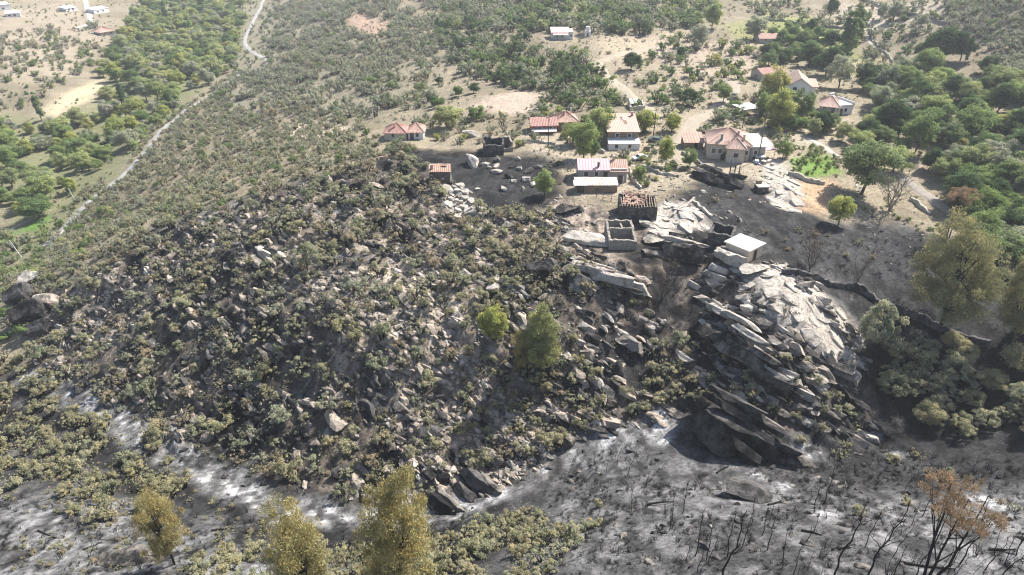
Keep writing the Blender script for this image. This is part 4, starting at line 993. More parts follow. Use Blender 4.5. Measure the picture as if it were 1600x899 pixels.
def shrub_mesh(name, seed, leafm, K=13, per=105, leaf=.062, barkm='bark_burnt', scraggly=False):
    """a bush about 1 m in radius and 1.4 m high standing on z = 0; a scraggly one has few bunches on bare stems"""
    rg = np.random.default_rng(seed); nl = 2 + seed % 4; c = []; r = []
    for k in range(nl):                                   # a few stems, each with its own bunch of clumps
        an = 2 * math.pi * (k + rg.random() * .8) / nl; o = np.array([math.cos(an), math.sin(an), 0]) * (.22 + .5 * rg.random())
        hz_ = .42 + .55 * rg.random()
        cc_, rr_ = clumps(rg, int((K // nl + 2) * (.5 if scraggly else 1)), .30 + .22 * rg.random(), .38, hz_, .13, .34, .3)
        c.append(cc_ + o); r.append(rr_ * (.75 if scraggly else 1))
    c = np.concatenate(c); r = np.concatenate(r); c[:, 2] = np.maximum(c[:, 2], .18)
    V, tone = leaf_cloud(rg, c, r, per, leaf, .8, .95)
    stray = rg.normal(size=(30, 3)) * np.array([.55, .55, .32]) + np.array([0, 0, .65]); stray[:, 2] = np.abs(stray[:, 2]) + .1      # loose sprays between the bunches
    V2, t2 = leaf_cloud(rg, stray, np.full(30, .11), 10, leaf * .85, .9, .7)
    V = np.concatenate([V, V2]); tone = np.concatenate([tone, t2])
    wd = MB()
    for k in range(len(c) if scraggly else (len(c) + 1) // 2):
        q = c[k if scraggly else k * 2]; pth = crook(rg, (q[0] * .25, q[1] * .25, -.25), q + np.array([0, 0, .15]), 4, .05); wd.tube(pth, [.05, .045, .035, .028, .012], 4, False)
    for k in range(7):                                    # dead twigs standing out of the crown
        a_ = rg.random() * 6.28; e = np.array([math.cos(a_) * .9, math.sin(a_) * .9, 1.0 + .5 * rg.random()]) * (.7 + .35 * rg.random()); wd.tube(crook(rg, (0, 0, .1), e, 3, .05), [.03, .024, .018, .006], 3, False)
    return finish(name, V, tone, wd, [leafm, barkm])
def tree_parts(name, seed, leafm, rx=.38, rz=.38, cz=.54, K=66, per=135, leaf=.0245, cr=(.11, .19), barkm='bark', trunk=.03, tuft=0, stems=1, shell=.5, asp=.6, low=-.75, flat=.85, limbs=10, cone=0):
    """unit-height tree: (trunk mesh, crown mesh)"""
    rg = np.random.default_rng(seed); c, r = clumps(rg, K, rx, rz, cz, cr[0], cr[1], shell, low)
    if cone: f_ = 1.25 - cone * np.clip((c[:, 2] - cz + rz) / (2 * rz), 0, 1); c[:, :2] *= f_[:, None]; r *= .6 + .4 * f_
    V, tone = leaf_cloud(rg, c, r, per, leaf, flat, .85, asp, -.4, tuft)
    cm = finish(name + '_crown', V, tone, None, [leafm])
    wd = MB(); tops = []
    for s in range(stems):
        off = np.array([0, 0, 0]) if stems == 1 else np.array([rg.normal() * .03, rg.normal() * .03, 0])
        top = np.array([rg.normal() * .03 + off[0] * 5, rg.normal() * .03 + off[1] * 5, cz + rz * .45])
        pth = crook(rg, (off[0], off[1], -.06), top, 7, .012); tops.append(pth)
        wd.tube(pth, list(np.linspace(trunk, trunk * .25, 8)), 7, False)
    for k in rg.permutation(len(c))[:limbs]:
        pth = tops[k % len(tops)]; q = pth[rg.integers(2, 6)]
        wd.tube(crook(rg, q, c[k], 3, .012), [trunk * .45, trunk * .3, trunk * .2, trunk * .08], 5, False)
    tm = wd.mesh(name + '_trunk', barkm, True)
    return tm, cm
def bare_parts(name, seed, barkm='bark_burnt', stems=1, spread=.16, twigs=12, trunk=.0135, lean=.10, first=.45, twigm=None, fuzz=0):
    """leafless unit-height tree: (trunk mesh, branches mesh)"""
    rg = np.random.default_rng(seed); wd = MB(); br = MB(); ends = []
    for s in range(stems):
        an = rg.random() * 6.28
        top = np.array([math.cos(an), math.sin(an), 0]) * (lean if stems == 1 else spread * .7) + np.array([0, 0, 1 - .12 * rg.random()])
        pth = crook(rg, (0, 0, -.06), top, 9, .018); wd.tube(pth, list(np.linspace(trunk, trunk * .3, 10)), 6, False)
        for k in range(twigs // stems):
            i = rg.integers(int(first * 9), 9); a2 = rg.random() * 6.28; L = (.10 + .20 * rg.random()) * (1.25 - pth[i][2]) * spread / .22
            e = pth[i] + np.array([math.cos(a2) * L, math.sin(a2) * L, L * (.4 + .9 * rg.random())]); q = crook(rg, pth[i], e, 3, .012)
            br.tube(q, [trunk * .38, trunk * .28, trunk * .2, trunk * .09], 4, False); ends.append(e)
            for j in range(2):
                a3 = rg.random() * 6.28; e2 = q[2] + np.array([math.cos(a3), math.sin(a3), .8]) * L * .5; br.tube([q[2], (q[2] + e2) / 2 + rg.normal(size=3) * .008, e2], [trunk * .2, trunk * .14, trunk * .06], 3, False); ends.append(e2)
    if fuzz:
        V, tone = leaf_cloud(rg, np.array(ends), np.full(len(ends), .055), fuzz, .016, .9, .1, .28)
        return wd.mesh(name + '_trunk', barkm, True), finish(name + '_crown', V, tone, br, [twigm, barkm])
    return wd.mesh(name + '_trunk', barkm, True), br.mesh(name + '_branches', barkm)

SHRUB = {}
for key, lm, n, kw in (('singed', 'leaf_singed', 6, {}), ('khaki', 'leaf_khaki', 4, {}), ('grey', 'leaf_greygreen', 5, dict(barkm='bark')), ('brownish', 'leaf_brownish', 3, dict(per=62)),
                       ('midgreen', 'leaf_mid', 3, dict(barkm='bark')), ('dark', 'leaf_dark', 3, dict(barkm='bark', per=120)), ('yellow', 'leaf_yellow', 3, dict(barkm='bark')), ('bright', 'leaf_bright', 3, dict(barkm='bark')), ('orange', 'leaf_orange', 2, dict(per=70))):
    SHRUB[key] = [shrub_mesh('bush_' + key, 100 + 13 * i + len(key) * 7, lm, scraggly=(i % 3 == 1 and key in ('singed', 'khaki', 'brownish', 'grey')), **kw) for i in range(n)]
TREE = {}
def reg(key, lm, n, **kw): TREE[key] = [tree_parts('tree_' + key, 500 + 17 * i + len(key) * 31 + ord(key[0]), lm, **kw) for i in range(n)]
reg('bright', 'leaf_bright', 4); reg('mid', 'leaf_mid', 3); reg('dark', 'leaf_dark', 3); reg('yellow', 'leaf_yellow', 3); reg('olive', 'leaf_greygreen', 3, K=54)
reg('singed', 'leaf_singed', 3, K=54, per=110, barkm='bark_burnt', shell=.62, rx=.44, rz=.33, cz=.56, stems=2, cr=(.05, .16))
reg('khaki', 'leaf_khaki', 2, K=54, per=120, barkm='bark_burnt', rx=.42, rz=.32, stems=2)
reg('poplar', 'leaf_mid', 2, rx=.10, rz=.46, cz=.52, K=44, cr=(.05, .085), leaf=.02, trunk=.015); reg('cypress', 'leaf_dark', 1, rx=.05, rz=.47, cz=.5, K=50, cr=(.03, .05), leaf=.014, per=80, trunk=.012)
reg('pine_gold', 'leaf_pine_gold', 3, rx=.31, rz=.44, cz=.54, K=105, per=260, leaf=.0145, cr=(.05, .15), cone=.22, barkm='bark_burnt', tuft=.9, asp=.3, shell=.35, trunk=.026, limbs=26, low=-.9)
reg('pine_green', 'leaf_pine_green', 1, rx=.27, rz=.45, cz=.54, K=110, per=240, leaf=.0145, cr=(.05, .12), cone=.75, barkm='bark_burnt', tuft=.9, asp=.3, shell=.35, trunk=.024, limbs=24, low=-.95)
reg('pine_wide', 'leaf_pine_olive', 2, rx=.44, rz=.42, cz=.56, K=210, per=170, leaf=.0145, cr=(.06, .12), barkm='bark_burnt', tuft=.8, asp=.32, shell=.45, trunk=.024, limbs=30)
reg('umbrella_orange', 'leaf_orange', 2, rx=.40, rz=.15, cz=.80, K=70, per=90, leaf=.0135, cr=(.04, .09), barkm='bark_burnt', tuft=.6, asp=.3, shell=.3, stems=3, trunk=.018, limbs=16)
TREE['bare'] = [bare_parts('tree_bare', 900 + 7 * i) for i in range(6)]
TREE['bare_pale'] = [bare_parts('tree_barepale', 960, 'bark_pale', 4, .42, 60, .02, .2, .25)]
TREE['bare_brown'] = [bare_parts('tree_barebrown', 970 + i, 'bark', 3, .45, 54, .018, .2, .2, 'twig_brown', 9) for i in range(2)]

def place_tree(px, base, top, key, wpx=None, label=None, group=None, name=None, i=None, hmul=1, pos=None, h=None, parts=True):
    A = at(px, base) if pos is None else np.asarray(pos, float)
    if h is None: h = height_for(A, top)
    h = min(h, 24)
    tm, cm = TREE[key][(i if i is not None else random.randrange(99)) % len(TREE[key])]
    xr = max(v.co.x for v in cm.vertices) - min(v.co.x for v in cm.vertices) if 'w' not in cm else cm['w']
    cm['w'] = xr
    sx = h
    if wpx: sx = wpx / FPX * project(*A)[2] / xr
    nm = name or ('burnt_tree' if key.startswith('bare') else key.split('_')[0] + '_tree')
    t = empty(nm, A, random.uniform(0, 6.28), label, 'tree', group); t.scale = (sx, sx, h)
    link(bpy.data.objects.new('trunk', tm), t); cr_ = link(bpy.data.objects.new('branches' if key == 'bare' or key == 'bare_pale' else 'crown', cm), t)
    if cr_.name.startswith('branches'): cr_['kind'] = 'stuff'
    return t
T = place_tree
# single trees one can point out
T(697,200,161,'bright',54,'bright green round tree standing alone behind the ridge cottage',name='broadleaf_tree',i=0)
T(851,309,269,'bright',37,'small bright green tree at the edge of the black field',name='broadleaf_tree',i=1)
T(1040,260,214,'yellow',30,'yellow-green tree in the yard before the garden shed',name='broadleaf_tree',i=0)
T(1076,262,231,'mid',26,'small green tree in front of the striped shed',name='broadleaf_tree',i=0)
T(912,248,188,'bright',40,'tall light green tree between the wing and the sagging roof',name='broadleaf_tree',i=2)
T(936,222,162,'bright',42,'taller green tree shading the farmhouse wing',name='broadleaf_tree',i=3)
T(1345,303,212,'mid',112,'big spreading green tree shading the white chairs',name='broadleaf_tree',i=1)
T(1395,268,228,'bright',50,'light green tree touching the big spreading tree',name='broadleaf_tree',i=3)
T(1430,238,176,'mid',64,'rounded fine-leaved green tree beside the dry path',name='broadleaf_tree',i=2)
T(1388,210,156,'dark',54,'dark green tree with yellowish top below the hip roof house',name='broadleaf_tree',i=0)
T(1285,209,171,'dark',32,'round dark green tree before the shaded porch',name='broadleaf_tree',i=1)
T(1214,200,146,'yellow',46,'yellow-green tree below the white gabled house',name='broadleaf_tree',i=1)
T(1250,192,138,'mid',36,'leafy green tree covering the white house corner',name='broadleaf_tree',i=0)
T(1206,165,108,'yellow',38,'yellow-green tree hiding the flat orange roof',name='broadleaf_tree',i=2)
T(1190,185,140,'bright',30,'light green tree on the slope behind the carport',name='broadleaf_tree',i=0)
T(1310,138,80,'olive',48,'olive coloured tree behind the white gabled house',name='broadleaf_tree',i=1)
T(1290,118,70,'dark',50,'dark leafy tree behind the gabled roof ridge',name='broadleaf_tree',i=2)
T(1262,105,66,'dark',44,'dark tree in the shade of the orchard',name='broadleaf_tree',i=3)
T(1330,80,8,'poplar',24,'tall green poplar rising out of the orchard',name='poplar_tree',i=0)
T(1318,95,14,'poplar',26,'broad tall poplar beside the tallest orchard trees',name='poplar_tree',i=1)
T(1340,68,26,'poplar',16,'shorter poplar at the orchard edge by the path',name='poplar_tree',i=1)
T(1507,102,44,'cypress',10,'slender dark cypress beside the dark grove',name='cypress_tree')
T(1470,98,42,'dark',66,'large dark evergreen of the grove next to the cypress',name='evergreen_tree',i=0)
T(1442,98,60,'dark',40,'smaller dark evergreen at the edge of the grove',name='evergreen_tree',i=1)
T(1500,95,48,'dark',40,'dark evergreen behind the slender cypress',name='evergreen_tree',i=2)
T(1396,32,3,'olive',26,'olive tree casting its shadow beside the dark field wall',name='olive_tree',i=0)
T(1438,46,18,'olive',22,'olive tree below the dark field wall',name='olive_tree',i=1)
T(1296,30,-4,'dark',20,'dark green tree above the terrace wall',name='broadleaf_tree',i=0)
T(1178,63,24,'olive',50,'spreading olive tree on green ground by the barn',name='olive_tree',i=2)
T(1112,46,4,'bright',34,'bright green tree on the far slope edge',name='broadleaf_tree',i=1)
T(1090,75,40,'olive',36,'olive tree on the dry slope below the far wood',name='olive_tree',i=3)
T(1265,420,372,'bare_brown',46,'leafless brown tree on the soot-grey field',name='scorched_tree',i=0)
T(1336,445,398,'bare_brown',40,'leafless pinkish brown tree further along the soot-grey field',name='scorched_tree',i=1)
T(1390,330,266,'bare_pale',72,'bare pale branched tree beside the stony lane',name='bare_tree')
T(1482,372,288,'umbrella_orange',50,'scorched rust coloured tree by the stony lane',name='scorched_tree',i=1)
T(1310,352,304,'yellow',48,'yellow-green bushy tree above the burnt shade',name='broadleaf_tree',i=0)
T(1468,512,360,'pine_wide',128,'big yellowed pine leaning over the terrace wall',name='pine_tree',i=0)
T(1575,540,398,'pine_wide',78,'yellowed pine with bare charred trunk at the wall end',name='pine_tree',i=1)
T(845,578,476,'pine_green',78,'tall green pine singed below on the rocky slope',name='pine_tree')
T(815,580,515,'pine_gold',40,'smaller yellow-green pine beside the tall green pine',name='pine_tree',i=2)
T(770,532,484,'yellow',42,'rounded yellow-green tree near the tall green pine',name='broadleaf_tree',i=2)
T(628,925,755,'pine_gold',118,'large golden yellow pine standing in pale ash',name='pine_tree',i=0)
T(484,945,793,'pine_gold',100,'golden scorched pine with open crown near ash and khaki bushes',name='pine_tree',i=1)
T(272,882,768,'pine_gold',78,'yellowed pine with long charred trunk above the ash bank',name='pine_tree',i=2)
T(1448,906,760,'umbrella_orange',108,'rust orange crowned tree on several black stems',name='scorched_tree',i=0)
T(480,425,374,'brownish' if 'brownish' in TREE else 'singed',46,'rounded brown singed tree on the rocky slope',name='scorched_tree',i=0)
T(1035,466,410,'bare_brown',52,'brown twiggy tree between the pale slab and the overhang',name='scorched_tree',i=1)
T(1365,565,468,'singed',76,'dull green singed tree at the foot of the terrace wall',name='singed_tree',i=0)
T(1225,500,470,'bare_brown',26,'small twiggy brown tree growing on the pale rock dome',name='scorched_tree',i=0)
T(1375,30,5,'olive',18,'small olive tree on the upper dry slope',name='olive_tree',i=0)
T(198,182,98,'cypress',14,'slender dark poplar rising from the valley wood',name='dark_poplar_tree',i=0)
T(66,190,142,'poplar',14,'pale poplar at the corner of the dry valley field',name='poplar_tree',i=1)
T(262,35,0,'poplar',12,'small poplar in the far valley wood',name='poplar_tree',i=0)
T(318,22,-10,'poplar',14,'poplar near the far bend of the valley road',name='poplar_tree',i=1)
for px_, b_, t_, k_, w_, lab_ in ((1008,206,174,'yellow',34,'yellow-green tree between the dark utility pole and the striped shed'),(1050,206,178,'yellow',28,'small yellow-green tree at the foot of the village road'),(895,226,190,'bright',36,'light green tree at the end of the farmhouse wing'),(925,250,212,'mid',28,'green tree beside the rubble wall below the tall light green tree'),(1000,282,258,'bright',18,'small bright tree at the tiled roof end'),(1140,250,222,'bare_brown',30,'leafless brown tree before the front bay of the tan house'),(1222,248,218,'bright',26,'light green tree beside the pink lean-to'),(1130,160,128,'mid',34,'green tree above the village road bend'),(1075,165,138,'dark',30,'dark round tree on the slope above the village road'),(985,110,82,'dark',34,'dark round tree beside the hill track'),(1062,92,72,'dark',18,'small dark tree on the dry slope'),(745,190,165,'mid',30,'green bushy tree beside the lone bright tree'),(1148,165,150,'olive',16,'small olive tree by the dark car')): T(px_, b_, t_, k_, w_, lab_, name='scorched_tree' if k_.startswith('bare') else 'yard_tree')
# black trunks on the ash slope
for k, (bx, by, tx, ty) in enumerate([(1137,870,1105,795),(1219,878,1217,815),(1128,905,1150,788),(1156,858,1192,800),(1200,860,1217,800),(1303,903,1345,788),(1353,903,1376,785),(1390,903,1407,842),(1563,903,1600,832),(1085,868,1105,796),(1105,876,1118,814),(1430,905,1452,830),(1500,880,1520,800),(1590,850,1600,790),(1260,850,1270,800),(985,800,990,760),(962,715,966,700),(1010,760,1014,730),(1330,830,1340,790),(1475,900,1490,850),(1540,890,1552,830),(1045,830,1050,790),(1240,905,1252,850),(1412,770,1435,735)] + [(cx_ + jx, cy_ + jy, cx_ + jx * 1.5 + 4, cy_ + jy - ht) for k in range(40) for cx_, cy_ in [[(960,740),(1040,810),(1090,880),(1180,830),(1250,895),(1300,800),(1370,860),(1420,820),(1500,890),(1530,830),(1580,880),(1480,760)][k % 12]] for jx, jy, ht in [(((k * 37) % 61) - 30, ((k * 53) % 31) - 15, 22 + (k * 29) % 38)]]):
    t = T(bx, by, ty, 'bare', None, 'charred leafless trunk', 'charred trunks on the ash slope', 'charred_tree', k)
    Lc = t.location; f_ = project(Lc.x, Lc.y, Lc.z)[2]; dx = (tx - bx) / FPX * f_; t.rotation_euler = (0, max(-.3, min(.3, math.atan2(dx, t.scale.z) * .4)), 0)
    t['label'] = ('tall ' if t.scale.z > 6.5 else 'short ' if t.scale.z < 3.5 else 'middling ') + ('leaning' if abs(t.rotation_euler.y) > .09 else 'upright') + ' charred leafless trunk ' + ('beside the rust orange crowned tree' if abs(bx - 1445) < 90 and by > 820 else 'on the open grey ash slope')
    t.scale = (t.scale.z * .8, t.scale.z * .8, t.scale.z)

# ------------------------------------------------------------------ scattered plants
BLOCK = []                                            # (x, y, radius) keep clear: buildings
for (a, b, dep) in SITES:
    A = at(*a); B = at(*b); u = (B - A)[:2]; L = np.hypot(*u); u /= L; v = np.array([-u[1], u[0]])
    for i in range(int(L / 3) + 1):
        for j in range(int(dep / 3) + 1): q = A[:2] + u * min(L, i * 3) + v * j * 3; BLOCK.append((q[0], q[1], 2.6))
    q = A[:2] + u * L / 2 - v * 1.5; BLOCK.append((q[0], q[1], 2.0))
BLOCK = np.array(BLOCK)
ROADW = [(atl(ln), wd) for ln, wd in ROADS.values()]
def clear(x, y):
    ok = np.ones(len(x), bool)
    for bx, by, br in BLOCK: ok &= np.hypot(x - bx, y - by) > br
    for L, wd in ROADW: ok &= seg_dist(x, y, L) > wd * .5 + .4
    return ok
OCC = []                                              # accepted plants, for spacing
def scatter(pix, n, rmin, rmax, gap=1.0, dens=None, avoid=(), seed=0, margin=160, pw=1.6):
    """points in a region outlined in photo pixels -> list of (x, y, z, r)"""
    rg = np.random.default_rng(seed); poly = atl(pix); lo, hi = poly.min(0), poly.max(0); res = []
    x = rg.uniform(lo[0], hi[0], n * 40); y = rg.uniform(lo[1], hi[1], n * 40)
    k = inside(x, y, poly); x, y = x[k], y[k]
    k = clear(x, y); x, y = x[k], y[k]
    for av in avoid: k = ~inside(x, y, atl(av)); x, y = x[k], y[k]
    if dens is not None: k = rg.random(len(x)) < dens(x, y); x, y = x[k], y[k]
    z = hz(x, y); u, v, _ = project(x, y, z); k = (u > -margin) & (u < 1600 + margin) & (v > -40) & (v < 899 + margin * .7); x, y, z = x[k], y[k], z[k]
    occ = np.array(OCC) if OCC else np.zeros((0, 3))
    for i in range(len(x)):
        r = rmin + (rmax - rmin) * rg.random() ** pw
        if len(occ) and (np.hypot(occ[:, 0] - x[i], occ[:, 1] - y[i]) < (occ[:, 2] + r) * .72 * gap).any(): continue
        if res:
            q = np.array(res)
            if (np.hypot(q[:, 0] - x[i], q[:, 1] - y[i]) < (q[:, 3] + r) * .72 * gap).any(): continue
        res.append((x[i], y[i], z[i], r))
        if len(res) >= n: break
    OCC.extend((a, b, r) for a, b, _, r in res)
    return res
def seen(x, y, z):
    """line of sight from the camera over the ground"""
    t = np.linspace(.3, .985, 60); return bool((hz(x * t, y * t) < CAM_Z + (z + 1.2 - CAM_Z) * t).all())
CNAME = {'singed': 'singed olive-green', 'khaki': 'yellowish khaki', 'brownish': 'scorched brown', 'grey': 'grey-green', 'midgreen': 'mid green', 'dark': 'dark green', 'yellow': 'yellow-green', 'bright': 'bright green', 'orange': 'rust orange', 'mid': 'mid green', 'olive': 'grey-green'}
def say(lab, key, r, rs): return lab.format(c=CNAME[key], s='large' if r > rs[1] else ('small' if r < rs[0] else 'middling')).strip()
POOL = {}                                             # kind -> list of (x,y,z,r,key,label,group,name)
def bushes(pool, pts_, keys, label, group, name):
    rs = np.quantile([p[3] for p in pts_], [.35, .75])
    for p in pts_:
        key = random.choices([k for k, _ in keys], [w_ for _, w_ in keys])[0]; POOL.setdefault(pool, []).append((*p, key, say(label, key, p[3], rs), group, name))
patch = lambda s, lo, hi, sd_: (lambda x, y: sstep(lo, hi, fbm(x / s, y / s, 3, sd_)))
CLEAR_A = [[(690,255),(790,245),(850,270),(850,320),(760,330),(715,300)], [(940,520),(1010,540),(1010,600),(960,620),(900,560),(900,530)], [(1170,430),(1210,418),(1300,470),(1342,540),(1290,550),(1190,480)]]
LEFT_SLOPE = [(48,560),(66,480),(140,432),(250,360),(400,310),(560,262),(640,240),(690,290),(720,400),(720,560),(690,650),(720,770),(560,790),(330,725),(200,650),(100,600)]
bushes('burnt', scatter(LEFT_SLOPE, 430, .8, 2.7, .95, patch(8, .30, .52, 81), CLEAR_A, 1, pw=1.2), [('singed', 8), ('khaki', 2), ('brownish', 4), ('grey', 3)], '{s} {c} bush rooted among dark rocks on the burnt slope above the gully', 'bushes on the burnt rocky slope', 'singed_bush')
bushes('burnt', scatter([(720,330),(860,330),(880,400),(960,450),(1060,480),(1100,560),(1060,640),(880,690),(720,770),(690,650),(720,560)], 190, 1.0, 2.2, .9, patch(10, .34, .54, 82), CLEAR_A, 2), [('singed', 5), ('khaki', 2), ('brownish', 2)], '{s} {c} bush between tilted slabs on the slope below the ruins', 'bushes between the tilted slabs', 'singed_bush')
bushes('burnt', scatter([(1040,560),(1180,540),(1300,600),(1360,660),(1240,700),(1060,640)], 26, .9, 1.8, 1.2, None, (), 3), [('singed', 5), ('khaki', 4)], '{c} bush on the black rocks above the shaded gully', 'bushes on the black gully rocks', 'singed_bush')
bushes('burnt', scatter([(-120,700),(0,540),(60,560),(110,640),(250,690),(300,760),(260,790),(170,830),(60,790),(-100,800)], 150, 1.1, 2.8, .74, patch(7, .32, .50, 86), (), 4), [('khaki', 7), ('singed', 3)], '{s} {c} bush massed on the ash bank across the gully', 'khaki bushes on the ash bank', 'khaki_bush')
bushes('burnt', scatter([(300,850),(450,860),(640,860),(820,800),(960,790),(900,850),(860,905),(600,960),(300,960)], 140, 1.0, 2.2, .8, patch(8, .25, .45, 84), (), 5), [('khaki', 6), ('singed', 4)], '{s} {c} bush at the foot of the golden pines', 'bushes around the golden pines', 'khaki_bush')
bushes('burnt', scatter([(1240,700),(1400,690),(1600,720),(1600,800),(1300,820)], 9, .8, 1.4, 1.5, None, (), 6), [('khaki', 5), ('singed', 5)], '{c} bush left alive on the grey ash', 'bushes left on the ash', 'singed_bush')
bushes('burnt', scatter([(1090,290),(1300,360),(1450,440),(1420,480),(1270,430),(1180,400)], 12, .7, 1.4, 1.5, None, (), 7), [('brownish', 6), ('singed', 2)], '{c} bush on the soot-grey field below the houses', 'bushes on the soot-grey field', 'scorched_bush')
# unburnt scrub
bushes('scrub', scatter([(40,500),(70,410),(110,365),(160,312),(225,252),(285,190),(340,150),(430,195),(560,190),(600,222),(650,226),(640,240),(565,268),(400,315),(250,362),(150,432)], 1100, 1.0, 2.2, .70, None, (), 11), [('grey', 5), ('brownish', 1), ('singed', 5), ('khaki', 1), ('midgreen', 1)], '{s} {c} scrub bush on the unburnt back of the ridge', 'scrub on the back of the ridge', 'scrub_bush')
bushes('scrub', scatter([(640,190),(860,182),(860,215),(820,232),(730,232),(690,222)], 70, 1.1, 2.2, .8, None, (), 12), [('grey', 6), ('brownish', 3), ('yellow', 1)], '{c} bush along the dry yard behind the black ruin', 'bushes along the dry yard', 'scrub_bush')
FIELDS = [[(540,30),(560,20),(620,38),(600,56),(560,55)], [(735,170),(760,152),(820,143),(870,150),(860,172),(790,180)], [(930,60),(1010,56),(1075,42),(1060,80),(1000,92),(940,95)], [(690,105),(725,100),(720,130),(690,150)], [(60,200),(66,160),(160,118),(172,132),(160,165),(110,205)]]
bushes('scrub', scatter([(330,200),(340,135),(420,105),(430,-10),(800,-10),(760,40),(690,60),(680,160),(560,190),(430,195)], 2000, 1.2, 4.0, .58, patch(17, .30, .48, 85), FIELDS, 13), [('grey', 9), ('midgreen', 1), ('brownish', 1)], '{s} {c} scrub bush on the far plain', 'olive scrub of the far plain', 'scrub_bush')
bushes('scrub', scatter([(690,60),(800,60),(860,85),(940,110),(975,165),(900,175),(800,142),(700,110)], 200, 2.2, 4.6, .60, None, FIELDS, 14), [('dark', 3), ('midgreen', 5), ('grey', 3)], '{s} {c} bush in the thicket beside the hill track', 'thicket beside the hill track', 'thicket_bush')
bushes('scrub', scatter([(690,-10),(1130,-10),(1100,38),(1050,52),(940,52),(800,55),(690,50)], 480, 2.6, 5.4, .58, None, FIELDS, 15), [('dark', 3), ('midgreen', 6), ('grey', 4), ('bright', 1)], '{s} {c} bush of the far wood above the hilltop clearing', 'far wood above the clearing', 'wood_bush')
bushes('scrub', scatter([(1470,-10),(1700,-10),(1700,150),(1590,130),(1530,50),(1480,45)], 340, 1.7, 3.0, .68, None, (), 16), [('grey', 9), ('midgreen', 1)], '{s} {c} scrub bush on the hillside above the cypress', 'scrub on the hillside above the cypress', 'scrub_bush')
bushes('scrub', scatter([(1020,60),(1180,70),(1200,110),(1150,190),(1060,220),(1030,170),(975,120)], 90, 1.4, 3.8, .9, None, (), 17), [('midgreen', 4), ('grey', 3), ('yellow', 2)], '{s} {c} bush on the dry slope between the two tracks', 'bushes between the two tracks', 'slope_bush')
bushes('scrub', scatter([(1130,-10),(1480,-10),(1470,90),(1390,120),(1330,60),(1200,30)], 130, 1.4, 3.6, .9, None, (), 18), [('grey', 6), ('midgreen', 3)], '{s} {c} bush on the walled upper slope', 'bushes on the walled slope', 'scrub_bush')
bushes('scrub', scatter([(-20,50),(150,40),(165,100),(110,130),(60,170),(-40,180)], 260, 1.2, 3.8, .85, None, FIELDS, 19), [('grey', 4), ('midgreen', 3), ('brownish', 2), ('bright', 1)], '{s} {c} bush on the pale terraces beyond the valley', 'bushes on the pale terraces', 'terrace_bush')
bushes('scrub', scatter([(-40,470),(-40,350),(60,370),(140,330),(190,300),(140,400),(70,450),(40,540),(-60,560)], 150, 1.3, 2.6, .8, None, (), 20), [('grey', 5), ('midgreen', 4), ('bright', 2)], '{s} {c} bush below the ridge end near the valley road', 'bushes near the valley road', 'roadside_bush')
bushes('scrub', scatter([(860,215),(1060,215),(1240,205),(1240,250),(1180,240),(1060,262),(1000,300),(990,275)], 80, .7, 2.0, 1.0, None, (), 21), [('midgreen', 4), ('yellow', 3), ('grey', 3)], '{c} garden bush in the pale village yards', 'garden bushes', 'garden_bush')
bushes('scrub', scatter([(1225,232),(1300,220),(1310,270),(1240,278)], 40, .6, 1.2, .9, None, (), 22), [('bright', 8), ('midgreen', 2)], '{c} plant of the watered garden plot', 'plants of the garden plot', 'garden_plant')
bushes('scrub', scatter([(840,160),(1050,140),(1180,130),(1230,190),(1060,215),(900,200),(840,182)], 80, 1.0, 3.0, .9, None, (), 24), [('yellow', 3), ('midgreen', 4), ('grey', 4), ('brownish', 2)], '{s} {c} bush behind the village roofs', 'bushes behind the village', 'garden_bush')
bushes('scrub', scatter([(365,-10),(440,-10),(440,112),(400,128),(352,130),(362,60)], 150, 1.4, 3.0, .68, None, (), 25), [('grey', 6), ('midgreen', 3), ('bright', 2)], '{s} {c} bush hemming the far bend of the valley road', 'bushes at the far road bend', 'verge_bush')
bushes('scrub', scatter([(90,340),(130,300),(190,275),(235,205),(330,140),(360,118),(400,108),(340,150),(285,192),(225,255),(160,315),(110,368),(75,410),(40,420)], 150, 1.0, 2.2, .85, None, (), 23), [('brownish', 4), ('grey', 4), ('midgreen', 2), ('bright', 1)], '{s} {c} bush on the verge of the winding valley road', 'bushes on the road verge', 'verge_bush')
# trees in groups
def grove(pts_, keys, label, group, name, hmul=(1.7, 2.4)):
    rs = np.quantile([p[3] for p in pts_], [.35, .75])
    for (x, y, z, r) in pts_:
        key = random.choices([k for k, _ in keys], [w_ for _, w_ in keys])[0]
        POOL.setdefault('tree:' + group, []).append((x, y, z, r, key, say(label, key, r, rs), group, name, r * random.uniform(*hmul)))
grove(scatter([(-60,450),(-60,190),(60,205),(160,160),(165,95),(205,35),(240,-15),(395,-15),(372,60),(362,112),(325,135),(235,205),(180,270),(120,285),(95,335),(30,350)], 560, 2.2, 5.0, .60, None, FIELDS, 31), [('bright', 10), ('mid', 3), ('yellow', 3), ('olive', 4)], '{s} {c} tree in the valley wood beside the winding road', 'trees of the valley wood', 'valley_tree')
grove(scatter([(1200,40),(1300,48),(1330,80),(1300,110),(1240,100),(1180,110)], 40, 2.0, 3.4, .7, None, (), 32), [('dark', 5), ('mid', 5)], '{c} orchard tree behind the white gabled house', 'orchard trees', 'orchard_tree')
grove(scatter([(1180,130),(1230,160),(1300,195),(1290,225),(1210,210),(1170,160)], 26, 1.3, 2.6, .8, None, (), 33), [('mid', 4), ('bright', 3), ('dark', 3)], '{c} garden tree crowding round the white gabled house', 'trees round the gabled house', 'garden_tree')
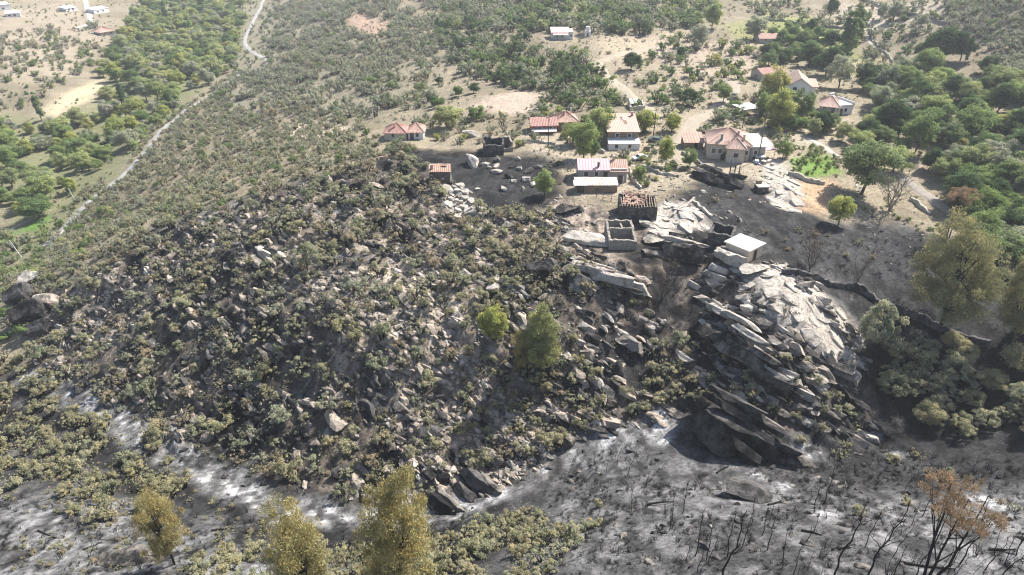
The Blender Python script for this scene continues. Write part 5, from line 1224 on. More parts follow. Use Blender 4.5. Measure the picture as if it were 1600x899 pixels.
grove(scatter([(1340,120),(1420,110),(1500,110),(1640,90),(1700,200),(1700,420),(1560,410),(1500,330),(1465,250),(1420,190),(1350,170)], 170, 2.0, 4.6, .58, None, [[(1480,50),(1535,50),(1535,150),(1480,150)]], 34), [('mid', 6), ('dark', 5), ('olive', 4), ('bright', 3), ('yellow', 1)], '{s} {c} tree of the dense unburnt wood beyond the stony lane', 'trees of the wood beyond the lane', 'wood_tree')
grove(scatter([(1350,185),(1470,180),(1500,330),(1450,300),(1440,250),(1370,240),(1300,235)], 18, 1.8, 3.4, .8, None, (), 38), [('mid', 5), ('dark', 4), ('bright', 2)], '{s} {c} tree above the stony lane near the big spreading tree', 'trees above the stony lane', 'lane_tree')
grove(scatter([(1470,250),(1600,240),(1660,430),(1560,430),(1500,385),(1490,320)], 26, 2.0, 3.8, .66, None, (), 39), [('mid', 5), ('dark', 5), ('olive', 2)], '{s} {c} tree crowding the stony lane above the yellowed pines', 'trees crowding the lane', 'lane_tree')
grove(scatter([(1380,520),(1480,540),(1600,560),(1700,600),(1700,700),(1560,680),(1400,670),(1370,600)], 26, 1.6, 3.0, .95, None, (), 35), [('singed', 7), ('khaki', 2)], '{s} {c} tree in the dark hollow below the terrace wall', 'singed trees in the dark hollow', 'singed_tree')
grove(scatter([(1530,430),(1700,420),(1700,560),(1580,540)], 6, 1.8, 2.6, 1.0, None, (), 36), [('khaki', 3), ('singed', 3)], '{c} tree at the end of the terrace wall', 'yellowed trees at the wall end', 'singed_tree')
grove(scatter([(640,150),(690,110),(760,150),(690,175)], 7, 1.6, 2.4, 1.2, None, (), 37), [('mid', 4), ('dark', 3)], '{c} tree on the slope above the lone bright tree', 'trees above the bright tree', 'slope_tree')

# leafless charred bushes and twigs on the ash
def twig_mesh(name, seed, n=9, h=.9, spread=.5, rad=.018):
    rg = np.random.default_rng(seed); wd = MB()
    for k in range(n):
        an = rg.random() * 6.28; L = h * (.5 + .6 * rg.random()); e = np.array([math.cos(an) * spread * rg.random(), math.sin(an) * spread * rg.random(), L]); q = crook(rg, (rg.normal() * .08, rg.normal() * .08, -.1), e, 3, .05)
        wd.tube(q, [rad, rad * .8, rad * .6, rad * .3], 3, False)
        for j in range(2):
            e2 = q[2] + rg.normal(size=3) * np.array([.2, .2, .15]) + np.array([0, 0, .15]); wd.tube([q[2], e2], [rad * .6, rad * .25], 3, False)
    return wd.mesh(name, 'bark_burnt')
TWIG = [twig_mesh('charred_twigs', 700 + i, 12, 1.0, .7, .022) for i in range(4)]
ASH_R = [(820,790),(900,715),(1040,690),(1230,725),(1400,690),(1620,720),(1640,905),(1000,930),(780,905)]
ASH_L = [(-40,760),(60,780),(240,810),(330,750),(420,810),(560,830),(740,805),(800,850),(640,930),(-40,930)]
for reg_, n_, lab, grp, sd_ in ((ASH_R, 46, 'leafless charred bush on the grey ash slope among black trunks', 'charred bushes on the ash slope', 61), (ASH_L, 34, 'leafless charred bush on the pale ash bank by the golden pines', 'charred bushes on the ash bank', 62)):
    for (x, y, z, r) in scatter(reg_, n_, .7, 1.5, 1.2, None, (), sd_, 60):
        o = bpy.data.objects.new('charred_bush', TWIG[random.randrange(4)]); o.location = (x, y, z); o.rotation_euler = (0, 0, random.uniform(0, 6.28)); o.scale = (r * 1.1, r * 1.1, r * random.uniform(.8, 1.4)); link(o); tag(o, lab, 'bush', grp)
GN = {}
def stuff_points(name, label, items, mesh, i):
    """many alike plants too small to point out singly: one object, instanced by geometry nodes"""
    me = bpy.data.meshes.new(name); V = np.array([it[:3] for it in items], np.float32); me.vertices.add(len(V)); me.vertices.foreach_set('co', V.ravel())
    a = me.attributes.new('scl', 'FLOAT_VECTOR', 'POINT'); a.data.foreach_set('vector', np.array([it[3] for it in items], np.float32).ravel())
    b = me.attributes.new('rot', 'FLOAT_VECTOR', 'POINT'); b.data.foreach_set('vector', np.array([it[4] for it in items], np.float32).ravel())
    o = link(bpy.data.objects.new(name, me)); tag(o, label, None, None, 'stuff')
    src = bpy.data.objects.new(name + '_source', mesh)
    ng = bpy.data.node_groups.new('spread', 'GeometryNodeTree'); ng.interface.new_socket('Geometry', in_out='INPUT', socket_type='NodeSocketGeometry'); ng.interface.new_socket('Geometry', in_out='OUTPUT', socket_type='NodeSocketGeometry')
    gi = ng.nodes.new('NodeGroupInput'); go = ng.nodes.new('NodeGroupOutput'); ip = ng.nodes.new('GeometryNodeInstanceOnPoints'); mp_ = ng.nodes.new('GeometryNodeMeshToPoints'); oi = ng.nodes.new('GeometryNodeObjectInfo'); oi.inputs['Object'].default_value = src; oi.inputs['As Instance'].default_value = True
    na = ng.nodes.new('GeometryNodeInputNamedAttribute'); na.data_type = 'FLOAT_VECTOR'; na.inputs[0].default_value = 'scl'; nb = ng.nodes.new('GeometryNodeInputNamedAttribute'); nb.data_type = 'FLOAT_VECTOR'; nb.inputs[0].default_value = 'rot'
    er = ng.nodes.new('FunctionNodeEulerToRotation')
    L = ng.links.new; L(gi.outputs[0], mp_.inputs[0]); L(mp_.outputs[0], ip.inputs['Points']); L(oi.outputs['Geometry'], ip.inputs['Instance']); L(na.outputs[0], ip.inputs['Scale']); L(nb.outputs[0], er.inputs[0]); L(er.outputs[0], ip.inputs['Rotation']); L(ip.outputs[0], go.inputs[0])
    md = o.modifiers.new('spread', 'NODES'); md.node_group = ng
    return o
for pool, items in list(POOL.items()):
    items.sort(key=lambda it: -(it[3] / project(it[0], it[1], it[2])[2] if seen(*it[:3]) else 0))
    if pool.startswith('tree:'):
        for it in items[:300]:
            x, y, z, r, key, lab, grp, nm, h = it; pair = TREE[key][random.randrange(len(TREE[key]))]
            t = empty(nm, (x, y, z - .1), random.uniform(0, 6.28), lab, 'tree', grp); s = r * 2 / .8; t.scale = (s, s, h * random.uniform(.9, 1.1) * 1.0)
            link(bpy.data.objects.new('trunk', pair[0]), t); link(bpy.data.objects.new('crown', pair[1]), t)
        rest = items[300:]
        for ki, key in enumerate(sorted(set(it[4] for it in rest))):
            sub = [it for it in rest if it[4] == key]
            stuff_points('distant_trees', None, [(it[0], it[1], it[2] - .1, (it[3]*2.5, it[3]*2.5, it[8]), (0, 0, random.uniform(0, 6.28))) for it in sub], TREE[key][0][1], ki)
        continue
    for it in items[:300]:
        x, y, z, r, key, lab, grp, nm = it; me = SHRUB[key][random.randrange(len(SHRUB[key]))]
        o = bpy.data.objects.new(nm, me); o.location = (x, y, z - .08 * r); o.rotation_euler = (random.uniform(-.12, .12), random.uniform(-.12, .12), random.uniform(0, 6.28)); o.scale = (r, r * random.uniform(.85, 1.1), r * random.uniform(.85, 1.25)); link(o); tag(o, lab, 'bush', grp)
    groups = {}
    for it in items[300:]: groups.setdefault((it[4], random.randrange(len(SHRUB[it[4]]))), []).append(it)
    for (key, vi), sub in groups.items():
        stuff_points('scrub', None, [(it[0], it[1], it[2] - .08 * it[3], (it[3], it[3] * random.uniform(.85, 1.1), it[3] * random.uniform(.85, 1.25)), (random.uniform(-.12, .12), random.uniform(-.12, .12), random.uniform(0, 6.28))) for it in sub], SHRUB[key][vi], vi)

# fine charred litter over the burnt ground
for sd_, (reg_, n_) in enumerate(((ASH_R, 2600), (ASH_L, 1400), (LEFT_SLOPE, 2200), ([(880,400),(1100,430),(1330,560),(1390,690),(1240,715),(1050,650),(900,690),(800,560)], 900), ([(1230,350),(1450,360),(1600,450),(1600,540),(1400,480),(1240,420)], 500))):
    rg = np.random.default_rng(300 + sd_); poly = atl(reg_); lo, hi = poly.min(0), poly.max(0); x = rg.uniform(lo[0], hi[0], n_ * 3); y = rg.uniform(lo[1], hi[1], n_ * 3); k = inside(x, y, poly) & (fbm(x / 5, y / 5, 3, 95) > .42); x, y = x[k][:n_], y[k][:n_]; z = hz(x, y)
    for vi in range(2):
        stuff_points('charred_litter', None, [(x[i], y[i], z[i] - .05, (s_, s_, s_ * f_), (rg.uniform(-.5, .5), rg.uniform(-.5, .5), rg.uniform(0, 6.28))) for i in range(vi, len(x), 2) for s_, f_ in [(.22 + .9 * rg.random() ** 2, rg.uniform(.15, 1.1))]], TWIG[vi], vi)

# low tufts and seedlings everywhere, far too many to count
def tufts(pix, n, r0, r1, keys, seed, thr=.42, s=6):
    rg = np.random.default_rng(seed); poly = atl(pix); lo, hi = poly.min(0), poly.max(0); x = rg.uniform(lo[0], hi[0], n * 4); y = rg.uniform(lo[1], hi[1], n * 4); k = inside(x, y, poly) & (fbm(x / s, y / s, 3, seed) > thr); x, y = x[k], y[k]; k = clear(x, y); x, y = x[k][:n], y[k][:n]; z = hz(x, y)
    which = rg.integers(0, len(keys), len(x))
    for ki, key in enumerate(keys):
        it = [(x[i], y[i], z[i] - .03, (r_, r_, r_ * rg.uniform(.6, 1.1)), (0, 0, rg.uniform(0, 6.28))) for i in range(len(x)) if which[i] == ki for r_ in [r0 + (r1 - r0) * rg.random() ** 2]]
        if it: stuff_points('low_growth', None, it, SHRUB[key][ki % len(SHRUB[key])], ki)
tufts(LEFT_SLOPE, 1300, .2, .75, ['brownish', 'singed', 'grey', 'khaki'], 401, .40)
tufts([(720,330),(880,330),(960,440),(1100,520),(1060,640),(880,690),(720,770),(690,560)], 700, .2, .6, ['brownish', 'singed', 'khaki'], 402, .46)
tufts([(330,200),(340,135),(420,105),(430,-10),(1130,-10),(1180,110),(1050,220),(860,200),(690,200),(560,190)], 3800, .3, 1.0, ['grey', 'brownish', 'grey', 'khaki'], 403, .42, 12)
tufts([(40,500),(110,365),(225,252),(340,150),(430,195),(640,226),(565,268),(400,315),(150,432)], 1800, .25, .9, ['grey', 'brownish', 'singed'], 404, .38)
tufts([(1130,-10),(1700,-10),(1700,420),(1500,380),(1340,330),(1240,210),(1180,110)], 1600, .3, 1.0, ['grey', 'midgreen', 'brownish', 'yellow'], 405, .42, 10)
tufts([(-60,450),(-60,-10),(420,-10),(330,135),(180,270),(60,400)], 1800, .4, 1.5, ['grey', 'brownish', 'bright', 'midgreen'], 406, .42, 14)
tufts([(800,200),(1240,190),(1250,280),(1100,280),(1000,310),(880,300)], 1000, .15, .55, ['khaki', 'brownish', 'midgreen', 'grey'], 407, .42)
tufts([(-100,700),(0,560),(110,620),(300,760),(700,900),(300,960),(-80,900)], 700, .2, .7, ['khaki', 'singed', 'brownish'], 408, .45)

# trunks lying on the ash
for k, (px, py) in enumerate([(1252,830),(1120,740),(1010,790),(1340,745),(1460,790),(1545,860),(940,830),(1200,790),(1410,880),(130,860),(330,830),(60,830),(860,860),(1300,860)]):
    A = at(px, py); L_ = 2.2 + (k * 37 % 30) / 10; an = R(-35 + (k * 71) % 110); rg = np.random.default_rng(k); e = np.array([A[0] + math.cos(an) * L_, A[1] + math.sin(an) * L_]); E = np.array([e[0], e[1], float(hz(*e))])
    mb = MB(); q = crook(rg, A + np.array([0, 0, .12]), E + np.array([0, 0, .14]), 5, .06); mb.tube(q, list(np.linspace(.17, .07, 6)), 6)
    for j in (2, 3, 4): mb.tube([q[j], q[j] + np.array([rg.normal() * .4, rg.normal() * .4, .55])], [.05, .015], 4)
    tag(mb.build('fallen_trunk', 'bark_burnt'), ('long' if L_ > 3.6 else 'short') + ' charred trunk lying on the ash ' + ('slope below the rocks' if px > 700 else 'bank near the golden pines'), 'fallen trunk', 'charred trunks lying on the ash')
# ------------------------------------------------------------------ rocks: tilted schist slabs and boulders
from mathutils import noise as mnoise
def rock_mesh(name, seed, mat, kind='slab', sub=2):
    """unit rock (about 1 long): a sphere cut by random planes, flattened to a slab or left a boulder"""
    rg = random.Random(seed); bm = bmesh.new(); bmesh.ops.create_icosphere(bm, subdivisions=sub, radius=1.0)
    V = np.array([v.co[:] for v in bm.verts]) * 1.9
    cuts = []
    if kind == 'slab':
        k = rg.randint(5, 7); a0 = rg.random() * 6.28
        for i in range(k):
            an = a0 + 6.28 * (i + rg.uniform(-.25, .25)) / k; cuts.append((np.array([math.cos(an), math.sin(an), rg.uniform(-.25, .35)]), rg.uniform(.72, 1.05)))
        for s in (1, -1): cuts.append((np.array([rg.uniform(-.14, .14), rg.uniform(-.14, .14), s]), rg.uniform(.62, .9)))
        for i in range(3): cuts.append((np.array([rg.uniform(-1, 1), rg.uniform(-1, 1), rg.uniform(.5, .9)]), rg.uniform(.85, 1.1)))
    else:
        for i in range(13): cuts.append((np.array([rg.gauss(0, 1), rg.gauss(0, 1), rg.gauss(0, .9)]), rg.uniform(.65, 1.0)))
    for n, d in cuts:
        n = n / np.linalg.norm(n); s = V @ n - d; V = V - np.maximum(s, 0)[:, None] * n
    sc_ = np.array([.5, .32, .13]) if kind == 'slab' else np.array([.5, .42, .34])
    V = V * sc_
    for i, v in enumerate(bm.verts):
        q = Vector(V[i]); v.co = q + Vector((mnoise.noise(q * 5 + Vector((seed, 0, 0))), mnoise.noise(q * 5 + Vector((0, seed, 3))), mnoise.noise(q * 6 + Vector((5, 0, seed))))) * (.028 if kind == 'slab' else .04)
    bmesh.ops.remove_doubles(bm, verts=bm.verts, dist=.004)
    me = bpy.data.meshes.new(name); bm.to_mesh(me); bm.free(); me.materials.append(MATS[mat]); return me
RM = {}
for mat in ('rock_pale', 'rock_brown', 'rock_sooty', 'rock_grey'):
    RM[mat, 'slab'] = [rock_mesh('slab', 40 + i * 7 + len(mat), mat, 'slab') for i in range(7)]
    RM[mat, 'boulder'] = [rock_mesh('boulder', 80 + i * 5 + len(mat), mat, 'boulder') for i in range(4)]
    RM[mat, 'big'] = [rock_mesh('big_slab', 140 + i * 5 + len(mat), mat, 'slab', 4) for i in range(4)]
    RM[mat, 'block'] = [rock_mesh('block', 190 + i * 5 + len(mat), mat, 'boulder', 4) for i in range(3)]
STRIKE = math.degrees(math.atan2(-.80, .60))
def place(o, p, dims, yaw, tilt, roll=0):
    o.location = p; o.rotation_euler = (R(-tilt), R(roll), R(yaw)); o.scale = dims
def slab_scale(L, W, T): return (L, W / .64, T / .26)
def outcrop(label, items, name='rock_outcrop', mat='rock_grey'):
    """items: (px, py, L, W, T, yaw offset, tilt, lift, material, form)"""
    c = at(items[0][0], items[0][1]); t = empty(name, c, 0, label, 'rock outcrop')
    rs_ = random.Random(int(items[0][0])); ext = []
    for (px, py, L, W, T_, yo, tl, lift, mt, form) in items:      # a thick slab is a stack of thin beds
        if form == 'big' and W >= 4:
            for j in range(int(W * 1.7)):
                u_ = rs_.uniform(-.42, .42); ext.append((px + u_ * L * 4.3 + rs_.uniform(-6, 6), py + u_ * L * 3.6 - T_ * 2 + rs_.uniform(-.45, .35) * W * 4.2, L * rs_.uniform(.25, .55), W * rs_.uniform(.2, .42), T_ * rs_.uniform(.18, .34), yo + rs_.uniform(-7, 7), tl + rs_.uniform(-8, 10), lift * .6 + rs_.uniform(0, .6), mt if rs_.random() < .7 else 'rock_grey', 'slab'))
    items = list(items) + ext
    for k, (px, py, L, W, T_, yo, tl, lift, mt, form) in enumerate(items):
        p = at(px, py) + np.array([0, 0, lift]); o = bpy.data.objects.new('slab' if form in ('slab', 'big') else 'block', RM[mt or mat, form][(k * 3 + int(px)) % len(RM[mt or mat, form])]); link(o, t)
        place(o, Vector(p - c), slab_scale(L, W, T_) if form in ('slab', 'big') else (L, W / .84, T_ / .68), STRIKE + yo, tl, random.uniform(-5, 5))
        OCC.append((p[0], p[1], L * .3))
    return t
def single(label, px, py, L, W, T_, yo, tl, lift, mt, form, name='boulder'):
    p = at(px, py) + np.array([0, 0, lift]); o = bpy.data.objects.new(name, RM[mt, form][int(px) % len(RM[mt, form])]); link(o); tag(o, label, 'rock')
    place(o, Vector(p), slab_scale(L, W, T_) if form in ('slab', 'big') else (L, W / .84, T_ / .68), STRIKE + yo, tl, random.uniform(-4, 4)); OCC.append((p[0], p[1], L * .3)); return o
outcrop('long pale tilted slab of bare rock below the two room ruin', [(950,438,12,4.4,3.0,16,22,.8,'rock_pale','big'),(982,450,9,3.6,2.6,14,24,.7,'rock_pale','big'),(925,424,8,3.4,2.2,18,20,.5,'rock_pale','big'),(958,448,11,1.6,1.0,16,26,1.0,'rock_grey','big')], 'tilted_rock')
single('pale rounded flat boulder beside the two room ruin', 922, 378, 6.6, 4.8, 2.8, 30, 8, .5, 'rock_pale', 'block')
outcrop('big dark overhanging rock block with pale top between the two ruins', [(1068,402,9.5,5.5,4.2,22,24,1.2,'rock_grey','big'),(1052,390,6.5,2.2,1.2,22,20,2.4,'rock_pale','big'),(1086,398,5.5,1.6,.9,22,20,2.4,'rock_pale','big'),(1022,398,4.5,3,2.2,20,15,.2,'rock_grey','block')])
outcrop('white rock hump in front of the white roofed shed', [(1140,408,7.2,4.0,2.6,6,18,.8,'rock_pale','big'),(1170,424,4.2,3.2,2.0,10,14,.4,'rock_pale','block'),(1122,422,4.8,2.0,1.4,4,20,.3,'rock_pale','slab'),(1118,432,5.2,2.0,1.4,4,20,.1,'rock_pale','slab')])
outcrop('huge layered grey rock mass throwing deep shade over the gully', [(1150,690,15,8,6.5,0,20,1.0,'rock_sooty','big'),(1128,668,9,2.8,1.6,2,32,4.6,'rock_sooty','big'),(1142,662,9,2.4,1.4,2,30,5.0,'rock_sooty','big'),(1160,668,8,2.4,1.3,0,32,4.2,'rock_sooty','slab'),(1182,684,9,2.8,1.4,0,28,3.4,'rock_grey','big'),(1168,690,8,2.6,1.5,-2,32,3.2,'rock_sooty','big'),(1202,704,9,3.4,1.6,4,34,2.0,'rock_sooty','big'),(1150,706,8,3.0,1.6,0,34,2.0,'rock_sooty','big'),(1196,680,6,1.6,.9,4,30,3.0,'rock_grey','slab'),(1212,716,6,3.2,2.4,6,20,.4,'rock_sooty','block'),(1240,722,4,3,2.4,20,10,.3,'rock_grey','block')])
outcrop('dark rock wall under the pale dome facing the gully', [(1165,560,9,4.2,3,2,26,.6,'rock_grey','big'),(1130,530,8,4,2.6,2,26,.6,'rock_grey','big'),(1200,590,9,4,2.8,2,26,.5,'rock_grey','big'),(1150,520,8,2.2,1.2,0,24,3.0,'rock_pale','slab'),(1170,545,8,2.0,1.1,0,24,2.9,'rock_pale','slab'),(1195,575,7,2,1.1,0,24,2.2,'rock_grey','slab'),(1125,498,7,2.4,1.4,4,22,1.6,'rock_pale','slab'),(1210,600,6,1.8,1,2,26,2.0,'rock_pale','slab'),(1180,556,7,1.6,.9,0,24,2.6,'rock_grey','slab')])
outcrop('dark broken cliff block at the end of the ridge', [(58,492,8,6,9,50,8,1.0,'rock_sooty','block'),(40,465,7,5,8,40,8,1.0,'rock_sooty','block'),(70,515,6,4,6,40,10,.5,'rock_sooty','block'),(48,440,6,4,4,30,10,1.0,'rock_pale','block'),(82,470,7,4,4,20,10,.2,'rock_brown','block')])
outcrop('soot black layered outcrop below the large tan house', [(1105,282,10,3.2,2.4,0,24,.6,'rock_sooty','big'),(1120,276,8,2.0,1.4,0,26,1.2,'rock_grey','slab'),(1098,274,8,1.8,1.2,0,24,1.0,'rock_grey','slab'),(1140,286,8,3,2.2,4,24,.5,'rock_sooty','big'),(1128,292,7,2,1.5,0,26,.3,'rock_sooty','slab'),(1112,268,7,1.6,1.1,0,24,1.0,'rock_pale','slab'),(1150,278,5,2,1.6,6,20,.4,'rock_sooty','slab')])
outcrop('tall dark leaning slabs at the white ash of the gully', [(690,795,6.5,2.4,2.2,6,40,.8,'rock_sooty','big'),(704,790,6,1.6,1.4,6,42,1.0,'rock_grey','big'),(748,760,7,2.6,2.4,0,36,1.0,'rock_sooty','big'),(765,762,6,2.0,1.8,0,38,.8,'rock_grey','big'),(728,770,5,1.6,1.4,0,40,.6,'rock_sooty','slab')])
outcrop('pale layered slabs among bushes on the burnt slope', [(412,398,7,3,2,8,24,.6,'rock_pale','big'),(424,412,6,2,1.4,4,26,.5,'rock_pale','slab'),(400,412,6,2.2,1.4,0,26,.5,'rock_grey','slab'),(440,402,5,2,1.4,0,24,.4,'rock_pale','slab')])
single('black boulder lying on the grey ash slope', 1180, 776, 6.0, 4.4, 3.6, 0, 18, .4, 'rock_sooty', 'block')
single('dark wedge boulder above the orange bush', 850, 426, 5.2, 4, 4.0, 20, 20, .7, 'rock_sooty', 'block')
single('dark pointed boulder beside the ruin track', 882, 332, 4.6, 3.2, 3.0, 10, 24, .5, 'rock_grey', 'block')
single('dark square boulder beside the pointed one', 904, 330, 2.6, 2.4, 2.4, 30, 5, .3, 'rock_sooty', 'block')
single('large pale leaning boulder beside the stone hut', 740, 256, 4.2, 3.4, 3.4, -40, 30, .6, 'rock_pale', 'block')
single('big white boulder by the black ruin', 737, 213, 4.8, 3.6, 3.2, 10, 15, .6, 'rock_pale', 'block')
single('dark slab block on the slope beside the pale slab', 905, 440, 6, 3.5, 3.2, 0, 28, .5, 'rock_sooty', 'big', 'tilted_rock')
single('brown-topped slab standing over the shaded hollow', 985, 540, 5.5, 3, 2.4, 0, 30, .6, 'rock_grey', 'big', 'tilted_rock')
single('white flat boulder on grey ground near the two room ruin', 1017, 377, 4.0, 2.4, 1.4, 8, 12, .3, 'rock_pale', 'block')
single('pale boulder at the foot of the tiled ruin', 1010, 352, 3.2, 2.2, 1.6, 8, 12, .4, 'rock_pale', 'block')
single('broad leaning sooty slab in the ash below the khaki bushes', 205, 875, 5.0, 4.0, 3.0, 60, 20, .3, 'rock_grey', 'block')
for k, (px, py, s) in enumerate([(777,252,2.6),(775,262,2.2),(778,270,2.4),(795,278,2.8),(802,285,1.8),(788,297,2.0),(828,268,2.4),(812,265,1.8),(822,283,2.6),(800,262,1.4),(760,258,2.0),(764,263,1.4),(818,297,1.6),(833,290,2.0),(745,297,1.4),(708,287,1.8),(690,296,2.4),(680,300,2.6),(842,262,1.8),(810,250,1.8)]):
    p = at(px, py); o = bpy.data.objects.new('field_boulder', RM['rock_pale' if k % 3 else 'rock_grey', 'boulder'][k % 4]); link(o); tag(o, 'pale boulder lying on the black field beside the stone hut', 'rock', 'boulders on the black field'); place(o, Vector(p + np.array([0, 0, s * .14])), (s, s * .9, s * .95), random.uniform(0, 360), random.uniform(-10, 25))
# the pale dome and the bare sheets: cracked slabs laid over the rock
def sheet(pix, label, mat, name, nmax, L=(2.2, 4.6), seed=0, lift=.12, tl=(10, 22), T_=(.5, .9)):
    rg = np.random.default_rng(seed); poly = atl(pix); lo, hi = poly.min(0), poly.max(0); c0 = at(*pix[0]); t = empty(name, c0, 0, label, 'rock outcrop'); res = []
    for _ in range(nmax * 40):
        x, y = rg.uniform(lo[0], hi[0]), rg.uniform(lo[1], hi[1])
        if not inside(np.array([x]), np.array([y]), poly)[0]: continue
        l = rg.uniform(*L); al = .60 * x - .80 * y; ac = .80 * x + .60 * y
        if any(abs(al - a) < (l + b) * .40 and abs(ac - c) < (l + b) * .27 for a, c, b in res): continue
        res.append((al, ac, l)); z = float(hz(x, y)); e = .8
        gx = (float(hz(x + e, y)) - float(hz(x - e, y))) / (2 * e); gy = (float(hz(x, y + e)) - float(hz(x, y - e))) / (2 * e)
        o = bpy.data.objects.new('slab', RM[mat, 'slab'][rg.integers(7)]); link(o, t)
        n = Vector((-gx + .13, -gy + .10, 1)).normalized(); yaw = R(STRIKE + rg.uniform(-10, 10)); xa = Vector((math.cos(yaw), math.sin(yaw), 0)); xa = (xa - n * xa.dot(n)).normalized(); ya = n.cross(xa)
        o.rotation_euler = Matrix((xa, ya, n)).transposed().to_euler(); o.location = (x - c0[0], y - c0[1], z + lift - c0[2]); o.scale = slab_scale(l, l * rg.uniform(.6, .9), rg.uniform(*T_))
        OCC.append((x, y, l * .3))
        if len(res) >= nmax: break
    return t
sheet([(1150,420),(1200,412),(1262,440),(1300,470),(1342,530),(1352,575),(1290,560),(1240,520),(1180,480)], 'pale cracked rock dome of many joined slabs below the white roofed shed', 'rock_pale', 'rock_dome', 80, (3.0, 6.5), seed=1, lift=-.16)
sheet([(1008,348),(1040,315),(1080,318),(1115,352),(1060,372),(1020,368)], 'bare whitish rock sheet beside the tiled ruin', 'rock_pale', 'rock_sheet', 34, (2.5, 6), 2, -.2)
sheet([(1192,255),(1215,250),(1252,290),(1250,335),(1215,325),(1195,290)], 'pale streaked rock face beside the brick stub', 'rock_pale', 'rock_sheet', 26, (2.5, 6), 3, -.2)
sheet([(690,300),(720,290),(765,345),(745,362),(705,335)], 'pale rocky rib under the stone hut', 'rock_pale', 'rock_sheet', 34, (1.6, 4), 4, .2, T_=(.7, 1.3))

def rocks(pix, n, smin, smax, mats, label, group, seed, dens=None, slab=.75, yawj=10, tilt=(16, 42)):
    rg = np.random.default_rng(seed); poly = atl(pix); lo, hi = poly.min(0), poly.max(0)
    x = rg.uniform(lo[0], hi[0], n * 8); y = rg.uniform(lo[1], hi[1], n * 8); k = inside(x, y, poly); x, y = x[k], y[k]; k = clear(x, y); x, y = x[k], y[k]
    if dens is not None: k = rg.random(len(x)) < dens(x, y); x, y = x[k], y[k]
    z = hz(x, y); u, v, _ = project(x, y, z); k = (u > -120) & (u < 1720) & (v < 960); x, y, z = x[k][:n], y[k][:n], z[k][:n]
    for i in range(len(x)):
        s = smin + (smax - smin) * rg.random() ** 2.6; mt = mats[rg.integers(len(mats))]; form = 'slab' if rg.random() < slab else 'boulder'
        if form == 'slab': sc_ = slab_scale(s, s * rg.uniform(.32, .65), s * rg.uniform(.2, .42)); rot = (R(-rg.uniform(*tilt)), R(rg.uniform(-8, 8)), R(STRIKE + rg.normal() * yawj))
        else: sc_ = (s * .8, s * rg.uniform(.6, .8), s * rg.uniform(.6, .85)); rot = (R(rg.uniform(-25, 25)), R(rg.uniform(-25, 25)), rg.uniform(0, 6.28))
        POOL.setdefault('rock', []).append((x[i], y[i], z[i] - s * .03, s, mt, form, sc_, rot, label.format(c={'rock_pale': 'pale', 'rock_brown': 'brown', 'rock_sooty': 'soot black', 'rock_grey': 'grey'}[mt], f=form, s='large' if s > smin + (smax - smin) * .5 else 'small'), group))
POOL = {}
rocks(LEFT_SLOPE, 2800, .6, 3.8, ['rock_sooty', 'rock_grey', 'rock_brown', 'rock_sooty', 'rock_grey'], '{s} {c} {f} among bushes on the burnt slope above the gully', 'slabs on the burnt slope above the gully', 1, patch(9, .25, .6, 91))
rocks([(470,440),(640,400),(730,420),(770,560),(700,620),(560,560)], 620, .5, 3.4, ['rock_brown', 'rock_pale', 'rock_brown'], '{s} {c} {f} on the broken rib of the mid slope', 'slabs on the brown rib', 2, patch(7, .3, .55, 92))
rocks([(600,650),(740,590),(880,650),(860,720),(770,775),(640,750)], 800, .5, 2.8, ['rock_brown', 'rock_brown', 'rock_pale', 'rock_grey'], '{s} {c} {f} in the reddish scree above the gully ash', 'slabs of the reddish scree', 3, None, .7, 30)
rocks([(740,330),(880,330),(900,380),(1000,430),(1090,430),(1140,520),(1090,640),(950,680),(850,650),(760,560),(720,420)], 900, .6, 4.6, ['rock_grey', 'rock_pale', 'rock_brown', 'rock_sooty'], '{s} tilted {c} {f} on the rocky slope below the ruins', 'slabs below the ruins', 4, patch(8, .25, .6, 93))
rocks([(1080,420),(1180,440),(1260,540),(1340,580),(1390,690),(1300,680),(1200,640),(1100,600),(1060,520)], 460, .6, 4.8, ['rock_grey', 'rock_sooty', 'rock_brown', 'rock_sooty', 'rock_pale'], '{s} {c} {f} around the pale rock dome', 'slabs around the dome', 5, patch(8, .3, .6, 94))
rocks([(1180,400),(1260,430),(1350,540),(1360,580),(1330,560),(1250,450)], 120, .8, 4, ['rock_pale', 'rock_grey'], '{c} {f} along the upper edge of the rock dome', 'slabs edging the dome', 6)
rocks([(880,690),(1050,660),(1240,720),(1400,700),(1600,740),(1600,900),(800,900)], 420, .25, 1.8, ['rock_sooty', 'rock_grey'], '{c} {f} scattered on the grey ash slope', 'stones on the ash slope', 7, None, .4, 60)
rocks([(860,300),(900,310),(960,340),(950,400),(860,400),(800,360),(840,330)], 120, .4, 2.2, ['rock_pale', 'rock_brown', 'rock_grey'], '{c} {f} on the brown track beside the ruins', 'stones beside the ruins track', 8, None, .6, 40)
rocks([(1000,300),(1090,290),(1180,360),(1130,400),(1020,380)], 110, .4, 2.4, ['rock_pale', 'rock_pale', 'rock_grey'], '{c} {f} on the bare ground between the ruins', 'whitish stones between the ruins', 9, None, .7, 25)
rocks([(680,280),(720,285),(780,350),(740,400),(690,360)], 130, .5, 2.8, ['rock_pale', 'rock_brown'], '{s} {c} {f} tumbled below the stone hut', 'stones below the stone hut', 10)
rocks([(1000,250),(1090,260),(1180,270),(1250,280),(1250,330),(1190,320),(1100,300),(1020,300)], 90, .4, 1.8, ['rock_pale', 'rock_brown', 'rock_grey'], '{c} {f} strewn on the slope below the village yards', 'stones below the village yards', 11, None, .6, 40)
rocks([(860,215),(950,210),(1060,225),(1000,270),(980,300),(890,250)], 50, .3, 1.1, ['rock_pale'], '{c} {f} in the village yard', 'stones in the village yards', 12, None, .3, 60)
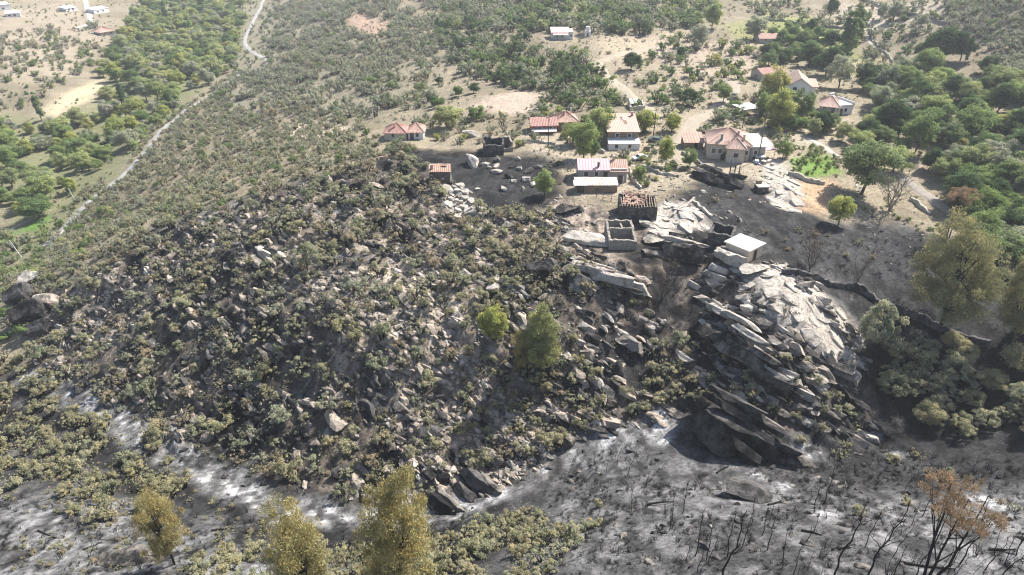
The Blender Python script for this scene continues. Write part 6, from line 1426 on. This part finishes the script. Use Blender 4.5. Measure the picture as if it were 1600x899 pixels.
rocks([(60,470),(140,430),(240,400),(240,500),(110,580)], 200, .6, 3.2, ['rock_pale', 'rock_brown', 'rock_grey'], '{s} {c} {f} on the sunlit end of the ridge', 'slabs on the ridge end', 13)
rocks([(0,600),(110,620),(330,750),(560,820),(740,800),(900,720),(1040,680),(1040,650),(860,700),(720,780),(560,790),(330,725)], 130, .5, 2.2, ['rock_sooty', 'rock_grey'], '{c} {f} half buried in the white ash of the gully', 'stones in the gully ash', 14, None, .5, 50)
rocks([(1290,345),(1420,345),(1480,400),(1380,420)], 40, .3, 1.4, ['rock_grey', 'rock_pale'], '{c} {f} on the soot-grey field by the lane', 'stones on the soot-grey field', 15, None, .4, 60)
rocks([(1040,70),(1170,70),(1180,120),(1060,160),(960,140)], 60, .8, 3.0, ['rock_pale', 'rock_grey'], '{c} {f} on the dry slope between the tracks', 'boulders between the tracks', 16, None, .3, 60)
rocks(LEFT_SLOPE, 320, 2.0, 5.6, ['rock_sooty', 'rock_grey', 'rock_brown', 'rock_grey'], '{s} jutting {c} {f} ledge among bushes of the burnt slope above the gully', 'ledges of the burnt slope above the gully', 17, patch(14, .3, .6, 96), .85, 9, (26, 46))
rocks([(700,560),(860,580),(1040,600),(1040,660),(880,690),(740,780),(640,740)], 90, 2.0, 5.0, ['rock_sooty', 'rock_grey', 'rock_brown'], '{s} jutting {c} {f} ledge above the gully ash', 'ledges above the gully', 18, None, .85, 9, (26, 46))
items = POOL['rock']; items.sort(key=lambda it: -(it[3] / project(it[0], it[1], it[2])[2] if seen(*it[:3]) else 0))
for it in items[:300]:
    x, y, z, s, mt, form, sc_, rot, lab, grp = it; L_ = RM[mt, form]; o = bpy.data.objects.new('tilted_rock' if form == 'slab' else 'boulder', L_[random.randrange(len(L_))]); o.location = (x, y, z); o.rotation_euler = rot; o.scale = sc_; link(o); tag(o, lab, 'rock', grp)
groups = {}
for it in items[300:]: groups.setdefault((it[4], it[5], random.randrange(len(RM[it[4], it[5]]))), []).append(it)
for (mt, form, vi), sub in groups.items(): stuff_points('loose_stones', None, [(it[0], it[1], it[2], it[6], it[7]) for it in sub], RM[mt, form][vi], vi)

# ------------------------------------------------------------------ dry summer air
m, ns, ls = newmat('haze_air')
pv = ns.new('ShaderNodeVolumePrincipled'); pv.inputs['Color'].default_value = (.90, .94, 1.0, 1); pv.inputs['Density'].default_value = HAZE; pv.inputs['Anisotropy'].default_value = .25
o_ = ns.new('ShaderNodeOutputMaterial'); ls.new(pv.outputs[0], o_.inputs['Volume'])
hb = MB().box(GX[0] - 30, GX[-1] + 30, GY[0] - 30, GY[-1] + 30, float(GZ.min()) - 1.5, max(78.0, float(GZ.max()) + 16)).build('haze', 'haze_air'); hb['kind'] = 'stuff'
